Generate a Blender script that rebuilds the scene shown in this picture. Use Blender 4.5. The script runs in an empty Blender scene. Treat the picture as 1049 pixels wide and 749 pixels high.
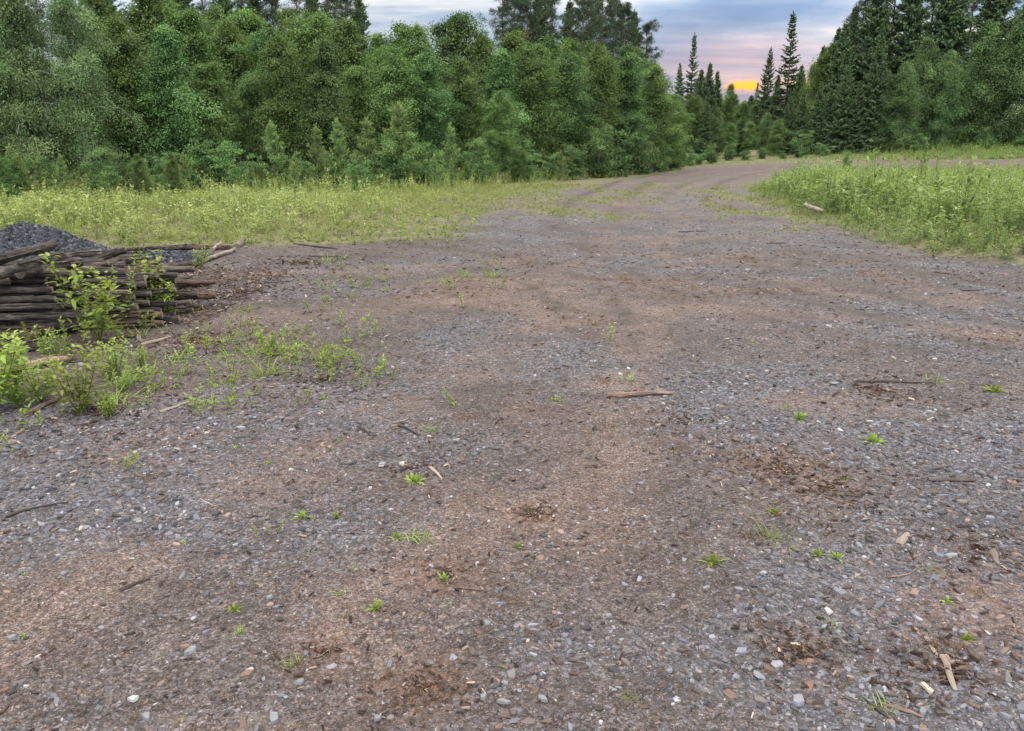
import bpy, math, random
import numpy as np
from mathutils import Vector

R = math.radians
rng = np.random.default_rng(7)
random.seed(7)
scene = bpy.context.scene
COL = scene.collection
PI = math.pi

# ------------------------------------------------------------------ noise
def hsh(ix, iy, s):
    h = (ix.astype(np.int64) * 374761393 + iy.astype(np.int64) * 668265263 + s * 1442695041) & 0xffffffff
    h = ((h ^ (h >> 13)) * 1274126177) & 0xffffffff
    return ((h ^ (h >> 16)) & 0xffffff) / float(0xffffff)

def vn(x, y, s=0):
    x = np.asarray(x, float); y = np.asarray(y, float)
    ix = np.floor(x); iy = np.floor(y); fx = x - ix; fy = y - iy
    fx = fx * fx * (3 - 2 * fx); fy = fy * fy * (3 - 2 * fy)
    a = hsh(ix, iy, s); b = hsh(ix + 1, iy, s); c = hsh(ix, iy + 1, s); d = hsh(ix + 1, iy + 1, s)
    return (a + (b - a) * fx) * (1 - fy) + (c + (d - c) * fx) * fy

def fbm(x, y, s=0, o=4):
    t = 0; a = .5; n = 0
    for i in range(o):
        t = t + a * vn(x * 2 ** i + 17.3 * i, y * 2 ** i - 9.1 * i, s + i); n += a; a *= .5
    return t / n

def sstep(a, b, x):
    t = np.clip((np.asarray(x, float) - a) / (b - a), 0, 1)
    return t * t * (3 - 2 * t)

# ------------------------------------------------------------------ camera geometry
CAM_H = 1.62; PITCH = R(15.65); FPX = 808.0; CX, CY = 524.5, 374.5

def at(px, py, z=0.0):
    """where a line of sight meets the level z"""
    u = (px - CX) / FPX; v = (CY - py) / FPX
    dy = math.cos(PITCH) + v * math.sin(PITCH); dz = -math.sin(PITCH) + v * math.cos(PITCH)
    k = (z - CAM_H) / dz
    return (u * k, dy * k)

def x_of(px, Y):
    return (px - CX) / FPX * (Y * math.cos(PITCH) + .45)

def h_of(py, Y):
    return CAM_H + Y * math.tan(math.atan((CY - py) / FPX) - PITCH)

# ------------------------------------------------------------------ layout of the ground
ROAD = np.array([(150, 40), (100, 48), (70, 52.5), (36, 56.5), (28, 58), (22, 58.2), (17.5, 56.4), (14, 53), (11, 48), (8.6, 42), (6.8, 36)], float)

def road_dist(x, y):
    """distance to the centre line, positive on the far side"""
    best = np.full(np.shape(x), 1e9); sgn = np.zeros(np.shape(x))
    for a, b in zip(ROAD[:-1], ROAD[1:]):
        d = b - a; L2 = d @ d
        t = np.clip(((x - a[0]) * d[0] + (y - a[1]) * d[1]) / L2, 0, 1)
        ex = x - (a[0] + t * d[0]); ey = y - (a[1] + t * d[1])
        dd = np.hypot(ex, ey)
        s = np.sign(d[0] * ey - d[1] * ex)      # the road runs to the left: far side is on its right
        m = dd < best
        best = np.where(m, dd, best); sgn = np.where(m, -s, sgn)
    return best * sgn

IY = [7.0, 8.0, 9.0, 9.8, 10.7, 11.5, 13, 14.7, 17.7, 24, 33, 41, 47, 55]
IX = [60, 30, 16, 10.2, 7.1, 6.3, 6.15, 6.2, 6.75, 7.3, 9.6, 13.0, 17.2, 30]
def island_in(x, y):        # metres inside the weedy island (x-wise)
    return x - np.interp(y, IY, IX)
FY = [11.8, 12.6, 13.2, 14.2, 17.7, 24, 29, 37, 47, 60]
FX = [-9, -4.6, -2.6, -.9, -.9, .0, 1.3, 4.8, 9.6, 14]
def field_in(x, y):
    return np.interp(y, FY, FX) - x

TRACKS = [   # sandy wheel paths on the yard, (points, half width)
    ([(-1.9, 1.6), (-1.65, 2.8), (-1.1, 4.0), (-.45, 5.2), (.35, 7.5), (1.0, 11), (2.2, 17), (3.4, 25), (6.6, 38), (10, 46), (14, 52.5), (20, 57)], .28),
    ([(-.9, 1.2), (-.5, 3.0), (.35, 3.4), (.6, 4.3), (.95, 6.0), (1.75, 9), (2.5, 13), (3.6, 17), (4.9, 25), (8.2, 36), (11.6, 44), (15.5, 51), (21, 55.5)], .26),
    ([(-4, 9.5), (-2.6, 10.4), (-.6, 10.8), (1.8, 10.2), (4.6, 8.6), (8.0, 6.4)], .55),
    ([(-2.5, 7.5), (-.8, 8.1), (1.5, 8.3), (4.2, 7.0), (7.0, 5.0)], .4),
]
def seg_dist(x, y, pts):
    best = np.full(np.shape(x), 1e9)
    for a, b in zip(pts[:-1], pts[1:]):
        dx, dy = b[0] - a[0], b[1] - a[1]
        t = np.clip(((x - a[0]) * dx + (y - a[1]) * dy) / (dx * dx + dy * dy), 0, 1)
        best = np.minimum(best, np.hypot(x - a[0] - t * dx, y - a[1] - t * dy))
    return best

def gz(x, y):
    x = np.asarray(x, float); y = np.asarray(y, float)
    far = sstep(3, 14, np.hypot(x, y))
    z = .10 * far * (fbm(x / 7, y / 7, 3) - .5)
    z = z + .035 * (fbm(x / .9, y / .9, 11, 3) - .5) * sstep(60, 20, y)
    for pts, w in TRACKS[:2]:
        d = seg_dist(x, y, pts)
        k = sstep(4.5, 9, y)
        z = z - (.012 + .05 * sstep(16, 26, y)) * np.exp(-(d / w) ** 2) * (.25 + .75 * k) + (.03 * sstep(14, 24, y)) * np.exp(-((d - 2.2 * w) / w) ** 2) * k
    z = z + .18 * sstep(0, 2.5, island_in(x, y)) * sstep(9, 13, y)
    rd = road_dist(x, y)
    w = sstep(-11, -4.2, rd)
    tilt = np.interp(rd, [-11, -4.2, 4.2, 6.5, 12, 30], [.14, .16, .55, .7, 1.2, 1.6])
    tilt = tilt * np.interp(x, [10, 18, 34, 46], [0, .30, .85, 1.15])
    z = z * (1 - w) + w * (tilt + .12 * (fbm(x / 5, y / 5, 8) - .5) * sstep(4, 6, np.abs(rd)))
    return z

def g1(x, y):
    return float(gz(np.array([x]), np.array([y]))[0])

def atg(px, py, dz=0):
    x, y = at(px, py, 0)
    for _ in range(3):
        x, y = at(px, py, g1(x, y) + dz)
    return x, y

# reddish / dark patches on the yard: px, py, radius m, strength
RUST = [(150, 458, .34, 1.0), (545, 525, .12, .8), (820, 665, .16, .6), (430, 705, .16, .9), (800, 478, .34, .9), (455, 588, .2, .8),
        (840, 345, .5, .5), (330, 672, .13, .7), (660, 290, .7, .6), (560, 268, .9, .5), (720, 455, .3, .5), (545, 420, .3, .4), (1000, 345, .5, .5),
        (700, 300, .6, .6), (470, 300, .9, .6), (600, 330, .5, .5), (960, 640, .3, .6), (250, 420, .6, .5), (620, 560, .25, .4), (1010, 600, .3, .5)]
RUST = [(*at(a, b), r, s) for a, b, r, s in RUST]

def fields(x, y):
    """sand, slate, rust, green : what lies where"""
    sand = np.zeros(np.shape(x))
    for pts, w in TRACKS:
        d = seg_dist(x, y, pts)
        sand = np.maximum(sand, np.exp(-(d / (w * (.8 + .6 * fbm(x / 1.3, y / 1.3, 40, 2)))) ** 2))
    sand = sand * sstep(.28, .55, fbm(x / .9, y / .55, 21))
    sand = np.maximum(sand, .8 * sstep(.55, .72, fbm(x / 2.2 + 3, y / 1.6, 22)))
    sand = np.maximum(sand, .5 * sstep(15, 22, y) * sstep(.3, .5, fbm(x / 1.2, y / 3, 23)))
    slate = sstep(.42, .62, fbm(x / 1.6, y / 1.1, 31)) * (1 - .7 * sand)
    slate = np.clip(slate + .35 * sstep(-.2, 2.2, x) * (1 - sand) + .25 * sstep(2.6, 1.8, y), 0, 1)
    slate = np.maximum(slate, .9 * np.exp(-(((x - 1.35) / .5) ** 2 + ((y - 4.6) / .7) ** 2)))
    slate = np.maximum(slate, .9 * np.exp(-(((x + .75) / .4) ** 2 + ((y - 3.1) / .35) ** 2)))
    rust = .6 * sstep(.58, .75, fbm(x / .8, y / .6, 51)) * sstep(.4, .6, fbm(x / 3, y / 3, 52))
    for cx, cy, r, s in RUST:
        q = np.exp(-((((x - cx) ** 2 + ((y - cy) * .9) ** 2) / r ** 2) ** 1.2))
        rust = np.maximum(rust, s * q * sstep(.25, .6, fbm(x / .16, y / .16, 53) + .2 * q))
    fi = field_in(x, y); ii = island_in(x, y)
    green = np.maximum(sstep(-1.2, 1.5, fi) * sstep(11.6, 13.6, y), sstep(-.5, .8, ii) * sstep(8, 10.5, y))
    low = sstep(-3.2, -.3, ii) * sstep(13, 17, y) * sstep(40, 30, y) * sstep(.42, .6, fbm(x / .9, y / 1.4, 61))
    low = np.maximum(low, .45 * np.exp(-((y - 18.2 - .05 * x) / .9) ** 2) * sstep(-1.5, .2, x) * sstep(4.2, 2.2, x) * sstep(.42, .56, fbm(x / .7, y / .9, 62)))
    low = np.maximum(low, .7 * sstep(16, 19, y) * sstep(-6, -1.5, fi) * sstep(.42, .58, fbm(x / 1.1, y / 2.4, 64)))
    mid = np.zeros(np.shape(x))
    for a, b in ((1, 2),):
        pass
    green = np.maximum(green, .75 * low)
    green = np.maximum(green, sstep(4.6, 5.4, np.abs(road_dist(x, y))) * sstep(44, 50, y) * sstep(20, 14, np.hypot(x - 14, y - 53)) * 0)
    green = np.maximum(green, sstep(4.3, 5.6, road_dist(x, y)) * sstep(44, 50, y))
    onroad = sstep(4.6, 3.6, np.abs(road_dist(x, y))) * sstep(10, 15, x)
    green = green * (1 - onroad); sand = np.maximum(sand, .7 * onroad)
    return sand, slate * (1 - onroad), rust, green

def dark_ruts(x, y):
    out = np.zeros(np.shape(x))
    for pts, off in ((TRACKS[0][0], 0.), (TRACKS[0][0], 1.5), (TRACKS[1][0], .35), (TRACKS[1][0], -1.1)):
        p = [(a - off * (.3 + .7 * min(1, b / 20)), b) for a, b in pts]
        d = seg_dist(x, y, p)
        out = np.maximum(out, np.exp(-(d / .24) ** 2) * sstep(13, 22, y) * sstep(60, 45, y))
    out = out * sstep(.26, .46, fbm(x / 1.5, y / 3.5, 71))
    for pp in ([(560, 232), (640, 246), (760, 268), (900, 300), (1070, 340)], [(600, 228), (700, 242), (840, 262), (1070, 300)], [(700, 280), (800, 302), (920, 330), (1070, 372)], [(880, 262), (1000, 300), (1070, 320)],
               [(420, 252), (520, 262), (600, 285), (640, 320), (650, 360)], [(400, 262), (490, 276), (560, 300), (590, 340)], [(590, 250), (690, 300), (860, 345), (1000, 372)]):
        d = seg_dist(x, y, [at(*q) for q in pp]); wv = .05 + .008 * np.hypot(x, y)
        out = np.maximum(out, .95 * np.exp(-(d / wv) ** 2) * sstep(.36, .52, fbm(x / .7, y / .5, 74)))
    for px, py, rx, ry in ((600, 262, .9, .35), (530, 350, .45, .3), (700, 233, 1.2, .3), (640, 205, .8, .6), (720, 195, .7, 1.0), (880, 300, 1.1, .2), (760, 290, .9, .2), (830, 340, .8, .12), (520, 375, .3, .2), (560, 215, .8, .4), (690, 215, .6, .5)):
        cx, cy = at(px, py); out = np.maximum(out, .8 * np.exp(-((x - cx) / rx) ** 2 - ((y - cy) / ry) ** 2) * sstep(.4, .62, fbm(x / .3, y / .22, 72)))
    return np.maximum(out, .55 * sstep(.58, .7, fbm(x / 1.1 + 9, y / .5, 73)) * sstep(5, 9, y) * sstep(30, 20, y))

# ------------------------------------------------------------------ mesh helpers
def make_mesh(name, V, F, mat=None, attrs=None, smooth=False, cols=None, mats=None, midx=None):
    """V (n,3); F list of (m,k) index arrays"""
    me = bpy.data.meshes.new(name)
    V = np.asarray(V, np.float32)
    me.vertices.add(len(V)); me.vertices.foreach_set('co', V.ravel())
    F = [np.asarray(f, np.int32) for f in F if len(f)]
    li = np.concatenate([f.ravel() for f in F])
    me.loops.add(len(li)); me.loops.foreach_set('vertex_index', li)
    cnt = np.concatenate([np.full(len(f), f.shape[1], np.int32) for f in F])
    st = np.concatenate([[0], np.cumsum(cnt)[:-1]]).astype(np.int32)
    me.polygons.add(len(cnt)); me.polygons.foreach_set('loop_start', st)
    me.polygons.foreach_set('use_smooth', np.full(len(cnt), smooth, bool))
    for m in (mats or [mat]):
        if m: me.materials.append(m)
    if midx is not None: me.polygons.foreach_set('material_index', np.asarray(midx, np.int32))
    for k, a in (attrs or {}).items():
        at_ = me.attributes.new(k, 'FLOAT', 'POINT'); at_.data.foreach_set('value', np.asarray(a, np.float32))
    for k, a in (cols or {}).items():
        at_ = me.attributes.new(k, 'FLOAT_COLOR', 'POINT'); at_.data.foreach_set('color', np.asarray(a, np.float32).ravel())
    me.update(calc_edges=True)
    return me

def link(name, me, parent=None, loc=None, rot=None, scale=None):
    o = bpy.data.objects.new(name, me); COL.objects.link(o)
    if parent: o.parent = parent
    if loc is not None: o.location = loc
    if rot is not None: o.rotation_euler = rot
    if scale is not None: o.scale = scale
    return o

def tag(o, label=None, cat=None, group=None, kind=None):
    if label: o['label'] = label
    if cat: o['category'] = cat
    if group: o['group'] = group
    if kind: o['kind'] = kind
    return o

class MB:
    def __init__(s): s.v = []; s.q = []; s.t = []; s.a = []; s.n = 0
    def add(s, V, Q=None, T=None, a=None):
        V = np.asarray(V, float).reshape(-1, 3)
        s.v.append(V)
        if Q is not None and len(Q): s.q.append(np.asarray(Q) + s.n)
        if T is not None and len(T): s.t.append(np.asarray(T) + s.n)
        if a is None: a = .5
        s.a.append(np.broadcast_to(np.asarray(a, float), (len(V),)))
        s.n += len(V)
    def arrays(s):
        V = np.concatenate(s.v); Q = np.concatenate(s.q) if s.q else np.zeros((0, 4), int)
        T = np.concatenate(s.t) if s.t else np.zeros((0, 3), int)
        return V, Q, T, np.concatenate(s.a)
    def mesh(s, name, mat, smooth=False):
        V, Q, T, a = s.arrays()
        return make_mesh(name, V, [Q, T], mat, {'tint': a}, smooth)
    def tube(s, P, r, n=6, a=.5, cap=True, rough=0, rg=None):
        P = np.asarray(P, float); r = np.broadcast_to(np.asarray(r, float), (len(P),))
        T = np.gradient(P, axis=0); T /= np.linalg.norm(T, axis=1)[:, None] + 1e-9
        up = np.array([0, 0, 1.]) if abs(T[0, 2]) < .8 else np.array([1., 0, 0])
        U = np.cross(T, up); U /= np.linalg.norm(U, axis=1)[:, None] + 1e-9
        W = np.cross(T, U)
        th = np.arange(n) / n * 2 * PI
        rr = r[:, None] * np.ones((1, n))
        if rough: rr = rr * (1 + rough * (rg or rng).uniform(-1, 1, rr.shape))
        V = P[:, None] + rr[..., None] * (np.cos(th)[None, :, None] * U[:, None] + np.sin(th)[None, :, None] * W[:, None])
        m = len(P); i = np.arange(m - 1)[:, None] * n; j = np.arange(n)[None]; k = (j + 1) % n
        Q = np.stack([i + j, i + n + j, i + n + k, i + k], -1).reshape(-1, 4)
        V = V.reshape(-1, 3); Tt = []
        if cap:
            V = np.concatenate([V, P[:1], P[-1:]]); c0, c1 = m * n, m * n + 1
            Tt = [(c0, jj, (jj + 1) % n) for jj in range(n)] + [(c1, (m - 1) * n + (jj + 1) % n, (m - 1) * n + jj) for jj in range(n)]
        s.add(V, Q, Tt, a)

def unit(v): return v / (np.linalg.norm(v, axis=-1, keepdims=True) + 1e-9)

def diamonds(C, L, W, rg, up=.5, axis=None, tint=.5, droop=0):
    """little leaf faces at points C"""
    N = len(C)
    u = rg.normal(size=(N, 3)) if axis is None else axis + rg.normal(size=(N, 3)) * .55
    u[:, 2] -= droop
    u = unit(u)
    n = rg.normal(size=(N, 3)); n[:, 2] += up * 2
    v = unit(np.cross(n, u))
    L = np.broadcast_to(L, (N,))[:, None] * rg.uniform(.7, 1.25, (N, 1)); W = np.broadcast_to(W, (N,))[:, None] * rg.uniform(.7, 1.25, (N, 1))
    nn = np.cross(u, v)
    V = np.stack([C, C + u * L * .45 + v * W * .5 + nn * W * .15, C + u * L - nn * L * .1, C + u * L * .45 - v * W * .5 + nn * W * .15], 1)
    Q = np.arange(N * 4).reshape(N, 4)
    a = np.repeat(np.broadcast_to(tint, (N,)), 4)
    return V.reshape(-1, 3), Q, a

def strips(B, D, L, W, droop, rg, nseg=3, tint=.5, shape='leaf', fold=0):
    """bent leaf blades from B heading D"""
    N = len(B); D = unit(D)
    side = unit(np.cross(D, np.array([0, 0, 1.]) + rg.normal(size=(N, 3)) * .25))
    L = np.broadcast_to(L, (N,)); W = np.broadcast_to(W, (N,)); droop = np.broadcast_to(droop, (N,))
    rows = []
    for k in range(nseg + 1):
        s = k / nseg
        w = {'leaf': math.sin(PI * min(1, .08 + .92 * s) ** .8) + .03, 'grass': 1 - s * .92}[shape]
        c = B + D * (L * s)[:, None]
        c = c - np.array([0, 0, 1.]) * (droop * L * s * s)[:, None]
        rows.append(c + side * (W * w * .5)[:, None]); rows.append(c - side * (W * w * .5)[:, None])
    V = np.stack(rows, 1)
    m = 2 * (nseg + 1)
    q = np.array([(2 * k, 2 * k + 1, 2 * k + 3, 2 * k + 2) for k in range(nseg)])
    Q = (np.arange(N)[:, None, None] * m + q[None]).reshape(-1, 4)
    return V.reshape(-1, 3), Q, np.repeat(np.broadcast_to(tint, (N,)), m)

# ------------------------------------------------------------------ materials
class NT:
    def __init__(s, name):
        s.m = bpy.data.materials.new(name); s.m.use_nodes = True
        s.t = s.m.node_tree; s.t.nodes.clear()
        s.out = s.t.nodes.new('ShaderNodeOutputMaterial')
    def n(s, typ, **kw):
        nd = s.t.nodes.new(typ)
        for k, v in kw.items():
            if k.startswith('in_'): nd.inputs[k[3:].replace('_', ' ')].default_value = v
            else: setattr(nd, k, v)
        return nd
    def l(s, a, b): s.t.links.new(a, b)
    def ramp(s, fac, stops, interp='LINEAR'):
        r = s.t.nodes.new('ShaderNodeValToRGB'); e = r.color_ramp.elements; r.color_ramp.interpolation = interp
        while len(e) < len(stops): e.new(.5)
        for x, (p, c) in zip(e, stops): x.position = p; x.color = (*c, 1)
        s.l(fac, r.inputs[0]); return r.outputs[0]
    def mix(s, f, a, b, mode='MIX'):
        x = s.t.nodes.new('ShaderNodeMix'); x.data_type = 'RGBA'; x.blend_type = mode
        for k, v in ((0, f), (6, a), (7, b)):
            if hasattr(v, 'links') or hasattr(v, 'is_linked'): s.l(v, x.inputs[k])
            else: x.inputs[k].default_value = v if k == 0 else (*v, 1)
        return x.outputs[2]
    def math(s, op, a, b=0, c=0, clamp=False):
        x = s.t.nodes.new('ShaderNodeMath'); x.operation = op; x.use_clamp = clamp
        for k, v in enumerate((a, b, c)):
            if hasattr(v, 'is_linked'): s.l(v, x.inputs[k])
            else: x.inputs[k].default_value = v
        return x.outputs[0]
    def attr(s, name, out='Fac'):
        return s.n('ShaderNodeAttribute', attribute_name=name).outputs[out]
    def noise(s, scale, detail=4, rough=.55, vec=None, out='Fac', dims='3D'):
        x = s.n('ShaderNodeTexNoise'); x.inputs['Scale'].default_value = scale; x.inputs['Detail'].default_value = detail; x.inputs['Roughness'].default_value = rough
        if vec is not None: s.l(vec, x.inputs['Vector'])
        return x.outputs[out]

def leaf_mat(name, stops, transl=.35, rough=.5, objvar=.10, tcol=1.35):
    t = NT(name)
    c = t.ramp(t.attr('tint'), stops)
    oi = t.n('ShaderNodeObjectInfo')
    hs = t.n('ShaderNodeHueSaturation')
    t.l(c, hs.inputs['Color'])
    t.l(t.math('MULTIPLY_ADD', oi.outputs['Random'], objvar * .25, .5 - objvar * .125), hs.inputs['Hue'])
    t.l(t.math('MULTIPLY_ADD', oi.outputs['Random'], objvar * 4, 1 - objvar * 2), hs.inputs['Value'])
    p = t.n('ShaderNodeBsdfPrincipled'); t.l(hs.outputs[0], p.inputs['Base Color']); p.inputs['Roughness'].default_value = rough
    p.inputs['Specular IOR Level'].default_value = .14
    tr = t.n('ShaderNodeBsdfTranslucent')
    t.l(t.mix(1.0, hs.outputs[0], (tcol * 1.0, tcol * 1.05, tcol * .6), 'MULTIPLY'), tr.inputs['Color'])
    mx = t.n('ShaderNodeMixShader'); mx.inputs[0].default_value = transl
    t.l(p.outputs[0], mx.inputs[1]); t.l(tr.outputs[0], mx.inputs[2]); t.l(mx.outputs[0], t.out.inputs['Surface'])
    return t.m

M_BIRCH = leaf_mat('birch_leaf', [(0, (0.0264, 0.0441, 0.0154)), (.5, (0.0990, 0.1621, 0.0531)), (1, (0.2069, 0.3076, 0.0991))], .25)
M_ASPEN = leaf_mat('aspen_leaf', [(0, (0.0225, 0.0409, 0.0177)), (.5, (0.0825, 0.1482, 0.0553)), (1, (0.1686, 0.2685, 0.0991))], .25)
M_BIRCH_BACKLIT = leaf_mat('backlit_birch_leaf', [(0, (0.0224, 0.0397, 0.0183)), (.5, (0.0860, 0.1460, 0.0575)), (1, (0.1848, 0.2846, 0.1055))], .25)  # darker birch leaf: backlit shade of right and far trees put into the colour
M_WEEP = leaf_mat('weeping_leaf', [(0, (0.0379, 0.0589, 0.0272)), (.5, (0.1238, 0.1955, 0.0859)), (1, (0.2402, 0.3468, 0.1503))], .25)
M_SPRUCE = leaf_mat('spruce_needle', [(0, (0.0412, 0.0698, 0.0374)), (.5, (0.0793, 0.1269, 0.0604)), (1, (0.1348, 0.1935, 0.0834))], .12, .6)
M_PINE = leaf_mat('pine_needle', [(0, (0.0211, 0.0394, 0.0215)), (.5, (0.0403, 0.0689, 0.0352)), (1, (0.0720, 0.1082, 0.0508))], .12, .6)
M_YPINE = leaf_mat('young_pine_needle', [(0, (0.0562, 0.1020, 0.0408)), (.5, (0.1187, 0.1800, 0.0660)), (1, (0.2375, 0.3000, 0.1020))], .2, .6)
M_WILLOW = leaf_mat('willow_leaf', [(0, (0.0250, 0.0510, 0.0204)), (.5, (0.0914, 0.1656, 0.0594)), (1, (0.1913, 0.2904, 0.1071))], .25)
M_WEED = leaf_mat('weed_leaf', [(0, (0.0884, 0.1101, 0.0406)), (.45, (0.1988, 0.2258, 0.0813)), (.8, (0.2504, 0.2893, 0.1109)), (1, (0.2945, 0.3175, 0.1478))], .4, .5, .10)
M_WEEDI = leaf_mat('island_leaf', [(0, (0.0638, 0.0967, 0.0350)), (.45, (0.1469, 0.2037, 0.0700)), (.8, (0.2042, 0.2771, 0.0969)), (1, (0.2490, 0.3029, 0.1279))], .4, .5, .10)
M_SPROUT = leaf_mat('sprout_leaf', [(0, (0.0828, 0.1191, 0.0262)), (.5, (0.1656, 0.2212, 0.0459)), (1, (0.2650, 0.3120, 0.0874))], .35, .45, .14)
M_DRY = leaf_mat('dry_moss', [(0, (.05, .027, .016)), (.5, (.095, .053, .03)), (1, (.15, .105, .045))], .2, .8, .12)

def bark_mat(name, c0, c1, c2, scale=6, stretch=.25, bands=False, upper=None):
    t = NT(name)
    tc = t.n('ShaderNodeTexCoord'); mp = t.n('ShaderNodeMapping'); t.l(tc.outputs['Object'], mp.inputs[0]); mp.inputs['Scale'].default_value = (1, 1, stretch)
    f = t.noise(scale, 6, .65, mp.outputs[0])
    c = t.ramp(f, [(.3, c0), (.5, c1), (.72, c2)])
    if upper:
        sp = t.n('ShaderNodeSeparateXYZ'); t.l(tc.outputs['Object'], sp.inputs[0])
        c = t.mix(t.math('MULTIPLY_ADD', sp.outputs[2], .25, -.9, clamp=True), c, upper)
    p = t.n('ShaderNodeBsdfPrincipled'); t.l(c, p.inputs['Base Color']); p.inputs['Roughness'].default_value = .9
    b = t.n('ShaderNodeBump'); b.inputs['Strength'].default_value = .6; b.inputs['Distance'].default_value = .02
    t.l(f, b.inputs['Height']); t.l(b.outputs[0], p.inputs['Normal']); t.l(p.outputs[0], t.out.inputs['Surface'])
    return t.m

M_BTRUNK = bark_mat('birch_bark', (.05, .045, .04), (.22, .21, .19), (.42, .41, .38), 5, 2.5)
M_GTRUNK = bark_mat('grey_bark', (.03, .028, .024), (.085, .08, .068), (.16, .15, .13), 8, .3)
M_STRUNK = bark_mat('spruce_bark', (.025, .02, .017), (.07, .055, .045), (.12, .10, .085), 8, .4)
M_PTRUNK = bark_mat('pine_bark', (.03, .022, .018), (.085, .06, .045), (.15, .11, .085), 6, .35, upper=(.13, .08, .05))

# log bark along local X
def log_mat(name, stops, stretch=(.25, 1, 1), scale=42, bump=1.0):
    t = NT(name)
    tc = t.n('ShaderNodeTexCoord'); oi = t.n('ShaderNodeObjectInfo')
    av = t.n('ShaderNodeVectorMath', operation='ADD'); t.l(tc.outputs['Object'], av.inputs[0])
    cb = t.n('ShaderNodeCombineXYZ'); t.l(t.math('MULTIPLY', oi.outputs['Random'], 37.0), cb.inputs[0]); t.l(t.math('MULTIPLY', oi.outputs['Random'], 11.0), cb.inputs[1]); t.l(cb.outputs[0], av.inputs[1])
    mp = t.n('ShaderNodeMapping'); t.l(av.outputs[0], mp.inputs[0]); mp.inputs['Scale'].default_value = stretch
    f = t.noise(scale, 7, .7, mp.outputs[0]); g = t.noise(3.2, 4, .6, av.outputs[0])
    h = t.math('ADD', t.math('MULTIPLY', f, .75), t.math('MULTIPLY_ADD', g, .6, -.17))
    c = t.ramp(h, stops)
    hs = t.n('ShaderNodeHueSaturation'); t.l(c, hs.inputs['Color']); t.l(t.math('MULTIPLY_ADD', oi.outputs['Random'], .7, .65), hs.inputs['Value'])
    p = t.n('ShaderNodeBsdfPrincipled'); t.l(hs.outputs[0], p.inputs['Base Color']); p.inputs['Roughness'].default_value = .85
    b = t.n('ShaderNodeBump'); b.inputs['Strength'].default_value = bump; b.inputs['Distance'].default_value = .022
    t.l(f, b.inputs['Height']); t.l(b.outputs[0], p.inputs['Normal']); t.l(p.outputs[0], t.out.inputs['Surface'])
    return t.m
M_LOG = log_mat('weathered_log', [(.36, (0.0074, 0.0059, 0.0052)), (.47, (0.0237, 0.0185, 0.0155)), (.56, (0.0554, 0.0444, 0.0370)), (.65, (0.0960, 0.0813, 0.0703)), (.78, (0.3511, 0.3160, 0.2808))])
M_LOGR = log_mat('red_bark_log', [(.36, (0.0090, 0.0059, 0.0044)), (.50, (0.0379, 0.0226, 0.0168)), (.63, (0.0833, 0.0495, 0.0350)), (.78, (0.2878, 0.2009, 0.1524))])
M_CUT = log_mat('cut_wood', [(.2, (0.0435, 0.0347, 0.0270)), (.5, (0.1142, 0.0922, 0.0735)), (.8, (0.2067, 0.1736, 0.1404))], (1.0880, 1.0850, 1.0800), 30, .3)
M_STICKP = log_mat('pale_stick', [(.2, (0.0675, 0.0477, 0.0379)), (.45, (0.1349, 0.1085, 0.0893)), (.6, (0.1855, 0.1562, 0.1295)), (.85, (0.2319, 0.2040, 0.1786))], bump=.4)
M_STICKD = log_mat('dark_stick', [(.2, (.012, .010, .009)), (.5, (.04, .032, .028)), (.8, (.11, .09, .075))])
M_STICKR = log_mat('brown_stick', [(.2, (0.0350, 0.0210, 0.0154)), (.45, (0.1120, 0.0700, 0.0525)), (.6, (0.1890, 0.1330, 0.1050)), (.85, (0.2940, 0.2310, 0.1890))])

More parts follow.
